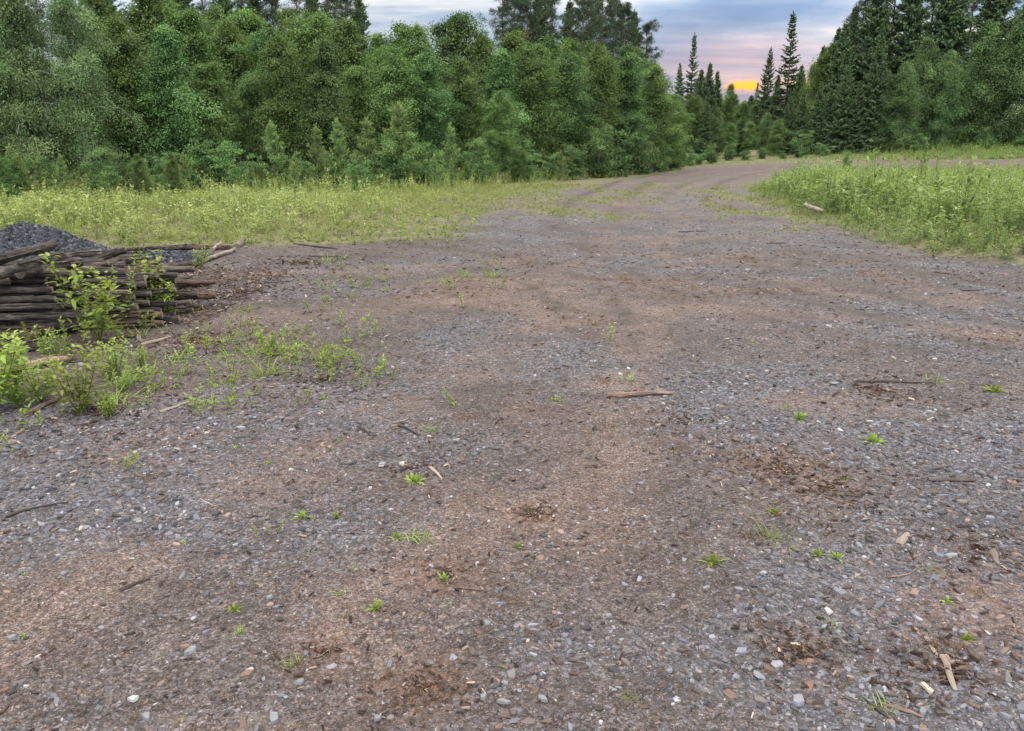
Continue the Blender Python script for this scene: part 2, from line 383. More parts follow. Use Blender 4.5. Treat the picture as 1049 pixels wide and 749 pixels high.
def ground_mat():
    t = NT('gravel_yard')
    tc = t.n('ShaderNodeTexCoord'); P = tc.outputs['Object']
    sand = t.attr('sand'); slate = t.attr('slate'); rust = t.attr('rust'); green = t.attr('green')
    # stones of two sizes, each with a colour of its own
    def stones(scale):
        mpn = t.noise(scale * .7, 2, .5, P, 'Color')
        av = t.n('ShaderNodeVectorMath', operation='MULTIPLY_ADD'); t.l(mpn, av.inputs[0]); av.inputs[1].default_value = (.35 / scale,) * 3; t.l(P, av.inputs[2])
        v = t.n('ShaderNodeTexVoronoi'); v.inputs['Scale'].default_value = scale; t.l(av.outputs[0], v.inputs['Vector'])
        s = t.n('ShaderNodeSeparateColor'); t.l(v.outputs['Color'], s.inputs[0])
        return v.outputs['Distance'], s.outputs[0], s.outputs[1]
    d1, r1, q1 = stones(62); d2, r2, q2 = stones(170); d3, r3, q3 = stones(21)
    slatec = [(0, (0.0164, 0.0166, 0.0195)), (.3, (0.0465, 0.0471, 0.0559)), (.6, (0.0794, 0.0803, 0.0958)), (.85, (0.1259, 0.1285, 0.1512)), (1, (0.2190, 0.2196, 0.2454))]
    sandc = [(0, (0.0195, 0.0125, 0.0105)), (.3, (0.0645, 0.0447, 0.0374)), (.6, (0.1247, 0.0894, 0.0771)), (.85, (0.2022, 0.1546, 0.1376)), (1, (0.3373, 0.2869, 0.2737))]
    brn = [(0, (0.0086, 0.0064, 0.0058)), (.35, (0.0378, 0.0281, 0.0258)), (.7, (0.0841, 0.0681, 0.0648)), (.92, (0.1446, 0.1287, 0.1327)), (1, (0.2708, 0.2596, 0.2786))]
    base = t.ramp(t.math('ADD', t.math('MULTIPLY', r2, .6), t.math('MULTIPLY', r1, .4)), brn)
    sc = t.ramp(t.math('ADD', t.math('MULTIPLY', r2, .75), t.math('MULTIPLY', r1, .25)), sandc)
    lc = t.ramp(t.math('ADD', t.math('MULTIPLY', r1, .7), t.math('MULTIPLY', r2, .3)), slatec)
    n1 = t.noise(9, 5, .6, P); n2 = t.noise(1.1, 5, .6, P); n3 = t.noise(45, 3, .6, P)
    jit = t.math('MULTIPLY_ADD', n1, .7, -.35)
    c = t.mix(t.math('ADD', t.math('MULTIPLY', sand, .8), t.math('ADD', jit, t.math('MULTIPLY_ADD', q2, .4, -.2)), clamp=True), base, sc)
    c = t.mix(t.math('MULTIPLY', t.math('ADD', slate, t.math('ADD', jit, t.math('MULTIPLY_ADD', q1, .9, -.55)), clamp=True), .9), c, lc)
    rc = t.ramp(n3, [(.3, (.035, .020, .014)), (.5, (.135, .066, .040)), (.7, (.23, .125, .070))])
    c = t.mix(t.math('MULTIPLY', t.math('MULTIPLY', rust, t.math('MULTIPLY_ADD', n3, 2.2, -.4, clamp=True)), .62), c, rc)
    gc = t.ramp(n1, [(.3, (0.0607, 0.0567, 0.0290)), (.5, (0.1148, 0.1148, 0.0493)), (.7, (0.1890, 0.1688, 0.0899))])
    c = t.mix(t.math('MULTIPLY', t.math('ADD', green, jit, clamp=True), .85), c, gc)
    c = t.mix(t.math('MULTIPLY', t.attr('rut'), .82), c, t.mix(.5, (.028, .022, .019), t.ramp(r1, [(0, (.02, .017, .015)), (1, (.10, .085, .075))])))
    # damp and dry blotches
    c = t.mix(.55, c, t.ramp(n2, [(.3, (.62, .60, .60)), (.5, (1, 1, 1)), (.7, (1.22, 1.2, 1.18))]), 'MULTIPLY')
    c = t.mix(.7, c, t.ramp(t.noise(3.7, 5, .65, P), [(.32, (.66, .63, .62)), (.5, (1, 1, 1)), (.68, (1.25, 1.24, 1.25))]), 'MULTIPLY')
    p = t.n('ShaderNodeBsdfPrincipled'); t.l(c, p.inputs['Base Color']); p.inputs['Roughness'].default_value = .85
    p.inputs['Specular IOR Level'].default_value = .35
    h = t.math('ADD', t.math('MULTIPLY', t.math('SUBTRACT', 1, d1), .5), t.math('ADD', t.math('MULTIPLY', t.math('SUBTRACT', 1, d2), .22), t.math('MULTIPLY', n1, .6)))
    h = t.math('ADD', h, t.math('MULTIPLY', q1, .35))
    b = t.n('ShaderNodeBump'); b.inputs['Strength'].default_value = 1.0; b.inputs['Distance'].default_value = .016
    t.l(h, b.inputs['Height']); t.l(b.outputs[0], p.inputs['Normal']); t.l(p.outputs[0], t.out.inputs['Surface'])
    return t.m

def col_mat(name, rough=.7, spec=.4, nscale=60):
    """stone colour carried by each stone, with a fine mineral grain"""
    t = NT(name)
    c = t.attr('col', 'Color')
    tc = t.n('ShaderNodeTexCoord')
    n = t.noise(nscale, 4, .6, tc.outputs['Object'])
    c = t.mix(.6, c, t.ramp(n, [(.3, (.7, .7, .7)), (.7, (1.3, 1.3, 1.3))]), 'MULTIPLY')
    p = t.n('ShaderNodeBsdfPrincipled'); t.l(c, p.inputs['Base Color']); p.inputs['Roughness'].default_value = rough; p.inputs['Specular IOR Level'].default_value = spec
    b = t.n('ShaderNodeBump'); b.inputs['Strength'].default_value = .3; b.inputs['Distance'].default_value = .004
    t.l(n, b.inputs['Height']); t.l(b.outputs[0], p.inputs['Normal']); t.l(p.outputs[0], t.out.inputs['Surface'])
    return t.m

def road_mat():
    t = NT('dirt_road'); tc = t.n('ShaderNodeTexCoord'); P = tc.outputs['Object']
    n = t.noise(1.2, 6, .65, P); m = t.noise(30, 4, .7, P)
    c = t.ramp(t.math('ADD', t.math('MULTIPLY', n, .6), t.math('MULTIPLY', m, .4)), [(.3, (.085, .068, .06)), (.5, (.155, .128, .115)), (.7, (.22, .188, .17))])
    p = t.n('ShaderNodeBsdfPrincipled'); t.l(c, p.inputs['Base Color']); p.inputs['Roughness'].default_value = .9
    t.l(p.outputs[0], t.out.inputs['Surface']); return t.m

M_GROUND = ground_mat(); M_STONE = col_mat('loose_stone'); M_ROAD = road_mat(); M_DEBRIS = col_mat('bark_flake', .9, .15, 90)
M_HEAPST = col_mat('crushed_rock', .75, .3, 40)

# ------------------------------------------------------------------ ground sheet
def growing(a, b, first, fac):
    out = [a]; s = first
    while abs(out[-1] - a) < abs(b - a):
        out.append(out[-1] + math.copysign(s, b - a)); s *= fac
    return out[1:]
xs = np.array(sorted(growing(-7, -420, .05, 1.06) + list(np.arange(-7, 7.001, .045)) + growing(7, 420, .05, 1.06)))
ys = np.array(sorted(growing(1, -120, .06, 1.12) + list(np.arange(1, 13.001, .04)) + growing(13, 480, .045, 1.018)))
GX, GY = np.meshgrid(xs, ys)
GZ = gz(GX, GY)
sa, sl, ru, gr = fields(GX, GY)
nx, ny = len(xs), len(ys)
i = np.arange(ny - 1)[:, None] * nx + np.arange(nx - 1)[None]
Q = np.stack([i, i + 1, i + nx + 1, i + nx], -1).reshape(-1, 4)
me = make_mesh('ground', np.stack([GX, GY, GZ], -1).reshape(-1, 3), [Q], M_GROUND, {'sand': sa.ravel(), 'slate': sl.ravel(), 'rust': ru.ravel(), 'green': gr.ravel(), 'rut': dark_ruts(GX, GY).ravel()}, True)
tag(link('ground', me), 'stony gravel yard turning to weedy earth at its edges', 'ground', kind='structure')

# road : a strip of its own a little above the sheet
def densify(P, step):
    out = []
    for a, b in zip(P[:-1], P[1:]):
        n = max(1, int(np.linalg.norm(b - a) / step))
        out += [a + (b - a) * k / n for k in range(n)]
    return np.array(out + [P[-1]])
rp = densify(ROAD, 1.0)
for _ in range(30): rp[1:-1] = .5 * rp[1:-1] + .25 * (rp[:-2] + rp[2:])
rt = unit(np.gradient(rp, axis=0)); rn = np.stack([rt[:, 1], -rt[:, 0]], 1)
offs = np.array([-4.1, -3.8, -2.8, -1.6, 0, 1.6, 2.8, 3.8, 4.1])
crown = np.array([-.03, .012, .012, .02, .035, .02, .012, .012, -.03])
wid = np.interp(rp[:, 0], [7, 12, 18, 30], [.25, .5, .72, 1])
RP = rp[:, None] + rn[:, None] * offs[None, :, None] * wid[:, None, None]
RZ = gz(RP[..., 0], RP[..., 1]) + (crown[None] + .02) * np.interp(rp[:, 0], [7, 12, 20], [.1, .5, 1])[:, None] + .004
m_, k_ = RP.shape[:2]
i = np.arange(m_ - 1)[:, None] * k_ + np.arange(k_ - 1)[None]
Q = np.stack([i, i + 1, i + k_ + 1, i + k_], -1).reshape(-1, 4)
tag(link('road', make_mesh('road', np.concatenate([RP, RZ[..., None]], -1).reshape(-1, 3), [Q], M_GROUND, {'sand': np.clip((RP[..., 0].ravel() - 8) / 14, .45, 1.0), 'slate': np.full(RP[..., 0].size, .1), 'rust': np.zeros(RP[..., 0].size), 'green': np.zeros(RP[..., 0].size), 'rut': (np.tile(np.array([0, 0, .1, .35, 0, .35, .1, 0, 0]), m_))}, True)), 'pale dirt road passing behind the weedy island', 'road', kind='structure')

# ------------------------------------------------------------------ loose stones
def hexstones(C, a, b, h, rg, tiltamt=.18):
    N = len(C); th = np.arange(6) / 6 * 2 * PI
    ang = th[None] + rg.uniform(-.35, .35, (N, 6)); r0 = rg.uniform(.6, 1.2, (N, 6)); r1 = r0 * rg.uniform(.72, .98, (N, 6))
    bx = np.stack([np.cos(ang) * r0 * a[:, None], np.sin(ang) * r0 * b[:, None], np.full((N, 6), -.25) * h[:, None]], -1)
    tx = np.stack([np.cos(ang) * r1 * a[:, None], np.sin(ang) * r1 * b[:, None], rg.uniform(.55, .85, (N, 6)) * h[:, None]], -1)
    V = np.concatenate([bx, tx], 1)
    t1 = rg.normal(0, tiltamt, N)[:, None]; t2 = rg.normal(0, tiltamt, N)[:, None]
    V[..., 2] += t1 * V[..., 0] + t2 * V[..., 1]
    y = rg.uniform(0, 2 * PI, N)[:, None]; X = V[..., 0] * np.cos(y) - V[..., 1] * np.sin(y); Y = V[..., 0] * np.sin(y) + V[..., 1] * np.cos(y)
    V = np.stack([X, Y, V[..., 2]], -1) + C[:, None]
    f = [(j, (j + 1) % 6, 6 + (j + 1) % 6, 6 + j) for j in range(6)] + [(6, 7, 8, 11), (8, 9, 10, 11)]
    Q = (np.arange(N)[:, None, None] * 12 + np.array(f)[None]).reshape(-1, 4)
    return V.reshape(-1, 3), Q

PAL_SLATE = np.array([(0.0325, 0.0331, 0.0399), (0.0592, 0.0604, 0.0736), (0.0858, 0.0884, 0.1074), (0.1154, 0.1192, 0.1436), (0.1539, 0.1570, 0.1842), (0.2012, 0.2035, 0.2310)])
PAL_SAND = np.array([(0.0515, 0.0311, 0.0237), (0.0908, 0.0594, 0.0476), (0.1332, 0.0894, 0.0724), (0.1817, 0.1302, 0.1104), (0.1212, 0.0708, 0.0510), (0.2181, 0.1755, 0.1529)])
PAL_BRN = np.array([(0.0273, 0.0214, 0.0195), (0.0547, 0.0428, 0.0388), (0.0821, 0.0696, 0.0673), (0.1095, 0.0964, 0.0958), (0.0711, 0.0456, 0.0371), (0.1477, 0.1339, 0.1341)])

def stone_cols(x, y, rg, white=.006):
    sa, sl, ru, gr = fields(x, y); N = len(x)
    k = rg.choice(6, N, p=[.27, .28, .22, .14, .07, .02])
    u = rg.random(N)
    c = np.where((u < .30 + .38 * sl)[:, None], PAL_SLATE[k], np.where((rg.random(N) < .25 + .6 * sa)[:, None], PAL_SAND[k], PAL_BRN[k]))
    c = c * rg.uniform(.8, 1.2, (N, 1))
    c[rg.random(N) < white] = (.27, .27, .265)
    return c, sa, sl

def scatter_stones(y0, y1, per_m2, smin, smax, rg):
    hw = lambda y: .66 * (y * .962 + .45) + 1.0
    A = (y1 - y0) * 2 * hw(y1); N = int(A * per_m2)
    y = rg.uniform(y0, y1, N); x = rg.uniform(-hw(y1), hw(y1), N)
    sa, sl, ru, gr = fields(x, y)
    keep = (np.abs(x) < hw(y)) & (rg.random(N) < np.clip(.50 + .42 * sl - .12 * sa + .35 * (fbm(x / .35, y / .35, 77, 2) - .5) * 2, .04, 1)) & (gr < .6) & (rg.random(N) > 1.1 * dark_ruts(x, y)) & (rg.random(N) < np.interp(y, [12, 26], [1, .08]))
    x = x[keep]; y = y[keep]; N = len(x)
    s = smin * (1 - rg.random(N) * (1 - (smin / smax) ** 1.75)) ** (-1 / 1.75)
    s = s * (.72 + .28 * sl[keep])
    return x, y, s
parts = []
rs = np.random.default_rng(3)
for a, b, d, s0, s1 in ((1.2, 3.0, 9500, .0027, .027), (3.0, 4.6, 6000, .0036, .028), (4.6, 7.0, 2700, .0050, .024), (7.0, 10.5, 620, .009, .032), (10.5, 17, 170, .012, .034), (17, 27, 60, .016, .045)):
    parts.append(scatter_stones(a, b, d, s0, s1, rs))
x, y, s = [np.concatenate(q) for q in zip(*parts)]
c, sa_, sl_ = stone_cols(x, y, rs)
flat = rs.uniform(.16, .6, len(x))
V, Q = hexstones(np.stack([x, y, gz(x, y)], 1), s * rs.uniform(.9, 1.4, len(x)), s * rs.uniform(.42, .9, len(x)), s * flat, rs)
me = make_mesh('gravel', V, [Q], M_STONE, cols={'col': np.repeat(np.concatenate([c, np.ones((len(c), 1))], 1), 12, 0)})
tag(link('gravel', me), 'loose slate chips and pebbles strewn over the yard', 'gravel', kind='stuff')
print('stones', len(x))

# bark flakes, straw and needles
def flakes(x, y, L, W, rg, cols, zoff=.004):
    N = len(x); yaw = rg.uniform(0, 2 * PI, N); pit = rg.normal(0, .25, N)
    u = np.stack([np.cos(yaw) * np.cos(pit), np.sin(yaw) * np.cos(pit), np.sin(pit)], 1)
    v = unit(np.cross(u, np.array([0, 0, 1.]) + rg.normal(0, .3, (N, 3)))); n = np.cross(v, u)
    n *= np.sign(n[:, 2:3])
    C = np.stack([x, y, gz(x, y) + zoff + np.abs(np.sin(pit)) * L * .4], 1)
    A = u * (L * .5)[:, None]; B = v * (W * .5)[:, None]; H = n * (W * .3)[:, None]
    V = np.stack([C - A - B, C + A - B * .7, C + A * .9 + B, C - A * .95 + B * .8, C - A * .9 - B * .7 + H, C + A * .85 - B * .5 + H, C + A * .8 + B * .6 + H, C - A * .85 + B * .6 + H], 1)
    f = np.array([(0, 1, 5, 4), (1, 2, 6, 5), (2, 3, 7, 6), (3, 0, 4, 7), (4, 5, 6, 7)])
    Q = (np.arange(N)[:, None, None] * 8 + f[None]).reshape(-1, 4)
    return V.reshape(-1, 3), Q, np.repeat(np.concatenate([cols, np.ones((N, 1))], 1), 8, 0)
FX_, FY_, FL_, FW_, FC_ = [], [], [], [], []
FPAL = np.array([(.022, .015, .012), (.042, .027, .02), (.07, .044, .032), (.11, .073, .054), (.19, .15, .12), (.30, .25, .20)])
def add_flakes(cx, cy, r, n, Lm=.03, pal=(.3, .3, .2, .12, .05, .03), Wm=.25):
    ang = rs.uniform(0, 2 * PI, n); rad = r * np.abs(rs.normal(0, .55, n))
    FX_.append(cx + np.cos(ang) * rad); FY_.append(cy + np.sin(ang) * rad)
    FL_.append(Lm * .5 * rs.uniform(.3, 1.9, n)); FW_.append(FL_[-1] * rs.uniform(.08, Wm * 2, n)); FC_.append(FPAL[rs.choice(6, n, p=pal)])
for px, py, r, n, L in ((820, 665, .22, 420, .03), (430, 705, .2, 260, .022), (545, 525, .13, 160, .03), (800, 480, .45, 500, .032), (850, 500, .5, 200, .04), (970, 690, .25, 160, .05),
                        (330, 668, .12, 80, .03), (455, 590, .2, 160, .025), (110, 420, .9, 900, .04), (200, 350, .9, 700, .05), (250, 300, 1.1, 700, .06), (120, 350, .6, 500, .05),
                        (330, 390, .7, 400, .04), (900, 400, .9, 300, .05), (310, 270, 1.2, 500, .07), (420, 480, .25, 90, .035), (700, 430, .6, 260, .035), (1000, 560, .4, 200, .04), (160, 290, 1.2, 900, .06)):
    cx, cy = at(px, py); add_flakes(cx, cy, r, n, L)
N = 16000; yy = 1.5 + 12 * rs.random(N) ** 1.3; xx = rs.uniform(-1, 1, N) * (.66 * yy + 1.2)
f2 = fields(xx, yy); kk = rs.random(N) < .35 + .6 * f2[2]
xx, yy = xx[kk], yy[kk]; N = len(xx)
FX_.append(xx); FY_.append(yy); FL_.append(.017 * rs.uniform(.4, 2.2, N) * (.6 + yy / 9)); FW_.append(FL_[-1] * rs.uniform(.05, .4, N)); FC_.append(FPAL[rs.choice(6, N, p=(.26, .27, .22, .15, .07, .03))])
V, Q, cc = flakes(*[np.concatenate(q) for q in (FX_, FY_, FL_, FW_)], rs, np.concatenate(FC_))
tag(link('bark_debris', make_mesh('bark_debris', V, [Q], M_DEBRIS, cols={'col': cc})), 'brown bark shreds and wood crumbs littering the gravel', 'bark debris', kind='stuff')

# ------------------------------------------------------------------ small plants
def forb(seed, h=.5, nl=22, ll=.08, lw=.028, near=False, wide=.0):
    rg = np.random.default_rng(seed); b = MB()
    ns = rg.integers(1, 4)
    for q in range(ns):
        lean = rg.normal(0, .13 + wide, 2); hh = h * rg.uniform(.65, 1)
        b0 = rg.normal(0, .03 + wide * .1, 2)
        P = np.array([(b0[0] + lean[0] * t * hh, b0[1] + lean[1] * t * hh, t * hh) for t in (0, .35, .7, 1)])
        b.tube(P, [.0035, .003, .002, .001], 3, .12, False)
        n = nl // ns + 3
        s = np.sort(rg.uniform(.12, 1, n)); az = np.arange(n) * 2.4 + rg.uniform(0, 6)
        B = np.stack([np.interp(s, [0, .35, .7, 1], P[:, k]) for k in range(3)], 1)
        el = .25 + .7 * s + rg.normal(0, .15, n)
        D = np.stack([np.cos(az) * np.cos(el), np.sin(az) * np.cos(el), np.sin(el)], 1)
        L = ll * (1.15 - .55 * s) * rg.uniform(.75, 1.25, n)
        tint = np.clip(.25 + .5 * s + rg.normal(0, .14, n), 0, 1)
        b.add(*[k for k in strips(B, D, L, lw * L / ll, .35, rg, 3 if near else 2, tint)][:2], None, strips_t(tint, 3 if near else 2))
    return b
def strips_t(t, nseg): return np.repeat(t, 2 * (nseg + 1))

def tuft(seed, h=.3, n=26, w=.008, spread=.5, nseg=3):
    rg = np.random.default_rng(seed); b = MB()
    az = rg.uniform(0, 2 * PI, n); el = rg.uniform(.75, 1.5, n) - spread * .3
    D = np.stack([np.cos(az) * np.cos(el), np.sin(az) * np.cos(el), np.sin(el)], 1)
    B = np.stack([rg.normal(0, .02 + .06 * spread * h, n), rg.normal(0, .02 + .06 * spread * h, n), np.zeros(n)], 1)
    t = np.clip(rg.normal(.55, .2, n), 0, 1)
    V, Q, a = strips(B, D, h * rg.uniform(.5, 1.1, n), w, rg.uniform(.1, .6, n), rg, nseg, t, 'grass')
    b.add(V, Q, None, a); return b

def rosette(seed, r=.07, n=13, w=.02):
    rg = np.random.default_rng(seed); b = MB()
    az = np.arange(n) * 2.4 + rg.uniform(0, .6, n); el = rg.uniform(.3, 1.4, n)
    D = np.stack([np.cos(az) * np.cos(el), np.sin(az) * np.cos(el), np.sin(el)], 1)
    V, Q, a = strips(rg.normal(0, .008, (n, 3)) * (1, 1, .1), D, r * rg.uniform(.6, 1.15, n), w * rg.uniform(.8, 1.2, n), .35, rg, 4, np.clip(rg.normal(.55, .2, n), 0, 1))
    b.add(V, Q, None, a); return b

def sapling(seed, h=.8, nst=5, nl=26, ll=.06, lw=.034):
    rg = np.random.default_rng(seed); b = MB()
    for q in range(nst):
        az = rg.uniform(0, 6.28); le = rg.uniform(.08, .75); hh = h * rg.uniform(.55, 1)
        P = np.array([(math.cos(az) * le * t ** .8 * hh, math.sin(az) * le * t ** .8 * hh, t * hh) for t in (0, .25, .5, .75, 1)])
        b.tube(P, [.005, .004, .003, .002, .001], 4, .05, False)
        n = nl; s = rg.uniform(.2, 1, n); B = np.stack([np.interp(s, [0, .25, .5, .75, 1], P[:, k]) for k in range(3)], 1)
        a2 = rg.uniform(0, 6.28, n); off = rg.uniform(0, .14, n) * (1.2 - s)
        B = B + np.stack([np.cos(a2) * off, np.sin(a2) * off, rg.normal(0, .01, n)], 1)
        el = rg.normal(.45, .4, n); D = np.stack([np.cos(a2) * np.cos(el), np.sin(a2) * np.cos(el), np.sin(el)], 1)
        t = np.clip(.2 + .55 * s + rg.normal(0, .15, n), 0, 1)
        V, Q, a = strips(B, D, ll * rg.uniform(.65, 1.2, n), lw * rg.uniform(.7, 1.1, n), .3, rg, 3, t)
        b.add(V, Q, None, a)
    return b

def moss_clump(seed, r=.07, n=90):
    rg = np.random.default_rng(seed); b = MB()
    q = rg.normal(0, .5, (n, 2)) * r; C = np.stack([q[:, 0], q[:, 1], np.abs(rg.normal(0, .006, n))], 1)
    az = rg.uniform(0, 6.28, n); el = rg.uniform(.3, 1.4, n); D = np.stack([np.cos(az) * np.cos(el), np.sin(az) * np.cos(el), np.sin(el)], 1)
    V, Q, a = strips(C, D,   .018 * rg.uniform(.5, 1.4, n), .0035, .3, rg, 2, np.clip(rg.normal(.5, .25, n), 0, 1), 'grass')
    b.add(V, Q, None, a); return b

def merge_plants(protos, X, Y, S, rg, name, mat, yaw=None, tshift=None, zs=None):
    """many small plants as one cover"""
    P = [p.arrays() for p in protos]; pick = rg.integers(0, len(P), len(X)); Z = gz(X, Y)
    VV, QQ, TT, AA = [], [], [], []; n0 = 0
    for k, (V, Q, T, a) in enumerate(P):
        I = np.where(pick == k)[0]
        if not len(I): continue
        th = rg.uniform(0, 2 * PI, len(I)); c, s = np.cos(th)[:, None], np.sin(th)[:, None]; sc = S[I][:, None]
        W = np.stack([(V[None, :, 0] * c - V[None, :, 1] * s) * sc + X[I][:, None], (V[None, :, 0] * s + V[None, :, 1] * c) * sc + Y[I][:, None],
                      V[None, :, 2] * sc * (1 if zs is None else zs[I][:, None]) + Z[I][:, None]], -1)
        m = len(V)
        ofs = n0 + np.arange(len(I))[:, None, None] * m
        QQ.append((Q[None] + ofs).reshape(-1, 4))
        if len(T): TT.append((T[None] + ofs).reshape(-1, 3))
        sh = 0 if tshift is None else tshift[I][:, None]
        AA.append(np.clip(a[None] + sh + rg.normal(0, .06, (len(I), 1)), 0, 1).ravel())
        VV.append(W.reshape(-1, 3)); n0 += m * len(I)
    me = make_mesh(name, np.concatenate(VV), [np.concatenate(QQ)] + ([np.concatenate(TT)] if TT else []), mat, {'tint': np.concatenate(AA)})
    return link(name, me)

rw = np.random.default_rng(21)
def cover(n, x0, x1, y0, y1, dens):
    x = rw.uniform(x0, x1, n); y = y0 + (y1 - y0) * rw.random(n)
    k = rw.random(n) < dens(x, y)
    return x[k], y[k]

FORBS = [forb(100 + k, .60, 44, .078, .026) for k in range(7)] + [sapling(130 + k, .62, 4, 14, .085, .05) for k in range(3)]
GRASS = [tuft(160 + k, .5, 24, .014, .6) for k in range(4)]
NEARFRAME = lambda x, y: np.abs(x) < .66 * y + 5

# left field
def dens_field(x, y):
    fi = field_in(x, y)
    d = sstep(-.6, 2.2, fi) * sstep(12.0, 13.6, y - .5 * (fbm(x / 1.5, y / 1.5, 90) - .5)) * NEARFRAME(x, y)
    bare = sstep(.52, .64, fbm(x / 2.2, y / 1.4, 91)) * sstep(21, 17, y) * .93
    thin = sstep(0, 6, fi) * .75 + .25
    return d * (1 - bare) * np.where(y > 15, thin, thin * .9) * (.45 + .55 * sstep(.3, .55, fbm(x / 1.0, y / 1.0, 92)))
x, y = cover(42000, -34, 14, 12, 46, dens_field)
fi = field_in(x, y)
S = (.42 + .50 * sstep(0, 5, fi)) * np.interp(y, [16, 26], [1, .72]) * rw.uniform(.35, 1.1, len(x)) * (.7 + .6 * fbm(x / 2.5, y / 2.5, 93))
tag(merge_plants(FORBS + GRASS[:2], x, y, S, rw, 'weed_cover', M_WEED, zs=1 + rw.uniform(.2, .9, len(x)) * (rw.random(len(x)) < .12) + 1.1 * rw.random(len(x)) * (rw.random(len(x)) < .4) * sstep(20, 28, y) * sstep(1, 6, fi), tshift=.65 * (fbm(x / 1.6, y / 1.6, 94) - .5) + rw.normal(0, .12, len(x))), 'low yellow green weeds filling the left clearing', 'weeds', kind='stuff')
print('field', len(x))
# island
def dens_isl(x, y):
    ii = island_in(x, y)
    return sstep(-.35, .6, ii + .8 * (fbm(x / 1.2, y / 1.2, 95) - .5)) * sstep(8, 9, y) * (np.abs(road_dist(x, y)) > 4.6) * NEARFRAME(x, y) * np.clip(22 / y, .35, 1) * (.55 + .45 * sstep(.3, .5, fbm(x / .9, y / .9, 96))) * (road_dist(x, y) < 0)
x, y = cover(58000, 5, 42, 8, 56, dens_isl)
ii = island_in(x, y)
S = (.55 + .6 * sstep(0, 1.6, ii)) * rw.uniform(.4, 1.1, len(x)) * (.45 + 1.15 * fbm(x / 1.8, y / 1.8, 97)) * (1 - (1 - np.interp(y, [20, 36, 46], [1, .72, .5])) * sstep(.38, .47, x / y) - .12 * sstep(22, 30, y))
tag(merge_plants(FORBS[:7] + FORBS + GRASS[:2], x, y, S, rw, 'island_weeds', M_WEEDI, zs=1 + rw.uniform(.2, 1.0, len(x)) * (rw.random(len(x)) < .14), tshift=.9 * (fbm(x / 1.3, y / 1.3, 98) - .52) + rw.normal(0, .12, len(x))), 'dense bright green leafy weeds covering the island beside the yard', 'weeds', kind='stuff')
print('island', len(x))
# short grass on the margins of the track
def dens_low(x, y):
    g = fields(x, y)[3]
    return (g > .15) * np.clip(g * .36 - .05 + .5 * (fbm(x / .5, y / .5, 101) - .5), 0, 1) * (y < 45)
x, y = cover(210000, -14, 16, 12, 34, dens_low)
S = rw.uniform(.10, .34, len(x)) * (.5 + 1.0 * fbm(x / 1, y / 1, 99))
tag(merge_plants(GRASS + [rosette(180 + k, .2, 12, .05) for k in range(3)], x, y, S, rw, 'short_grass', M_WEED, tshift=rw.normal(-.12, .2, len(x))), 'thin short grass along the track margins', 'grass', kind='stuff')
print('low', len(x))
# verge beyond the road and the tall growth at the foot of the left wood
x, y = cover(20000, 8, 75, 50, 92, lambda x, y: (road_dist(x, y) > 4.8) * (road_dist(x, y) < 15) * NEARFRAME(x, y))
S = rw.uniform(.9, 1.8, len(x)) * np.interp(x, [22, 34], [.3, 1])
tag(merge_plants(GRASS + FORBS[:3], x, y, S, rw, 'verge_grass', M_WEEDI, tshift=rw.normal(-.02, .1, len(x))), 'tall green grass on the bank beyond the road', 'grass', kind='stuff')

# seedlings all over the yard, each too small to matter alone
def dens_seed(x, y):
    g = fields(x, y)
    return (g[3] < .5) * np.clip(.15 + .7 * sstep(.52, .68, fbm(x / 1.1, y / .9, 120)) * sstep(2, -3.5, x) + .25 * g[2], 0, 1)
x, y = cover(700, -8, 8, 1.6, 13, dens_seed)
S = rw.uniform(.2, .55, len(x))
tag(merge_plants([rosette(190 + k, .075, 9, .016) for k in range(4)] + [tuft(195 + k, .09, 12, .004, 1.2) for k in range(3)], x, y, S, rw, 'seedling_cover', M_SPROUT), 'tiny green seedlings dotted over the gravel', 'seedlings', kind='stuff')
x, y = cover(2600, -8, 8, 1.6, 13, lambda x, y: (fields(x, y)[3] < .6) * np.clip(fields(x, y)[2] * 1.1 + .03, 0, 1))
tag(merge_plants([moss_clump(205 + k) for k in range(4)], x, y, rw.uniform(.5, 1.3, len(x)), rw, 'dry_moss', M_DRY), 'rust brown dry moss in thin patches on the gravel', 'moss', kind='stuff')

# ------------------------------------------------------------------ individual sprouts on the yard
ORD = ['', 'first', 'second', 'third', 'fourth', 'fifth', 'sixth', 'seventh', 'eighth', 'ninth', 'tenth', 'eleventh', 'twelfth', 'thirteenth', 'fourteenth', 'fifteenth',
       'sixteenth', 'seventeenth', 'eighteenth', 'nineteenth', 'twentieth', 'twenty-first', 'twenty-second', 'twenty-third', 'twenty-fourth', 'twenty-fifth', 'twenty-sixth', 'twenty-seventh', 'twenty-eighth', 'twenty-ninth', 'thirtieth', 'thirty-first', 'thirty-second', 'thirty-third', 'thirty-fourth', 'thirty-fifth', 'thirty-sixth', 'thirty-seventh', 'thirty-eighth', 'thirty-ninth', 'fortieth']
SP = {}
def proto(kind, k):
    if (kind, k) not in SP:
        b = {'rosette': lambda: rosette(300 + k, .09, 24, .014), 'tuft': lambda: tuft(320 + k, .12, 22, .006, 1.1), 'forb': lambda: forb(340 + k, .30, 34, .075, .024, True, .25),
             'sapling': lambda: sapling(360 + k, .6, 8, 54, .054, .028), 'tall': lambda: forb(380 + k, .7, 110, .085, .024, True, .2)}[kind]()
        SP[kind, k] = b.mesh(kind + '_leaves', M_SPROUT)
    return SP[kind, k]
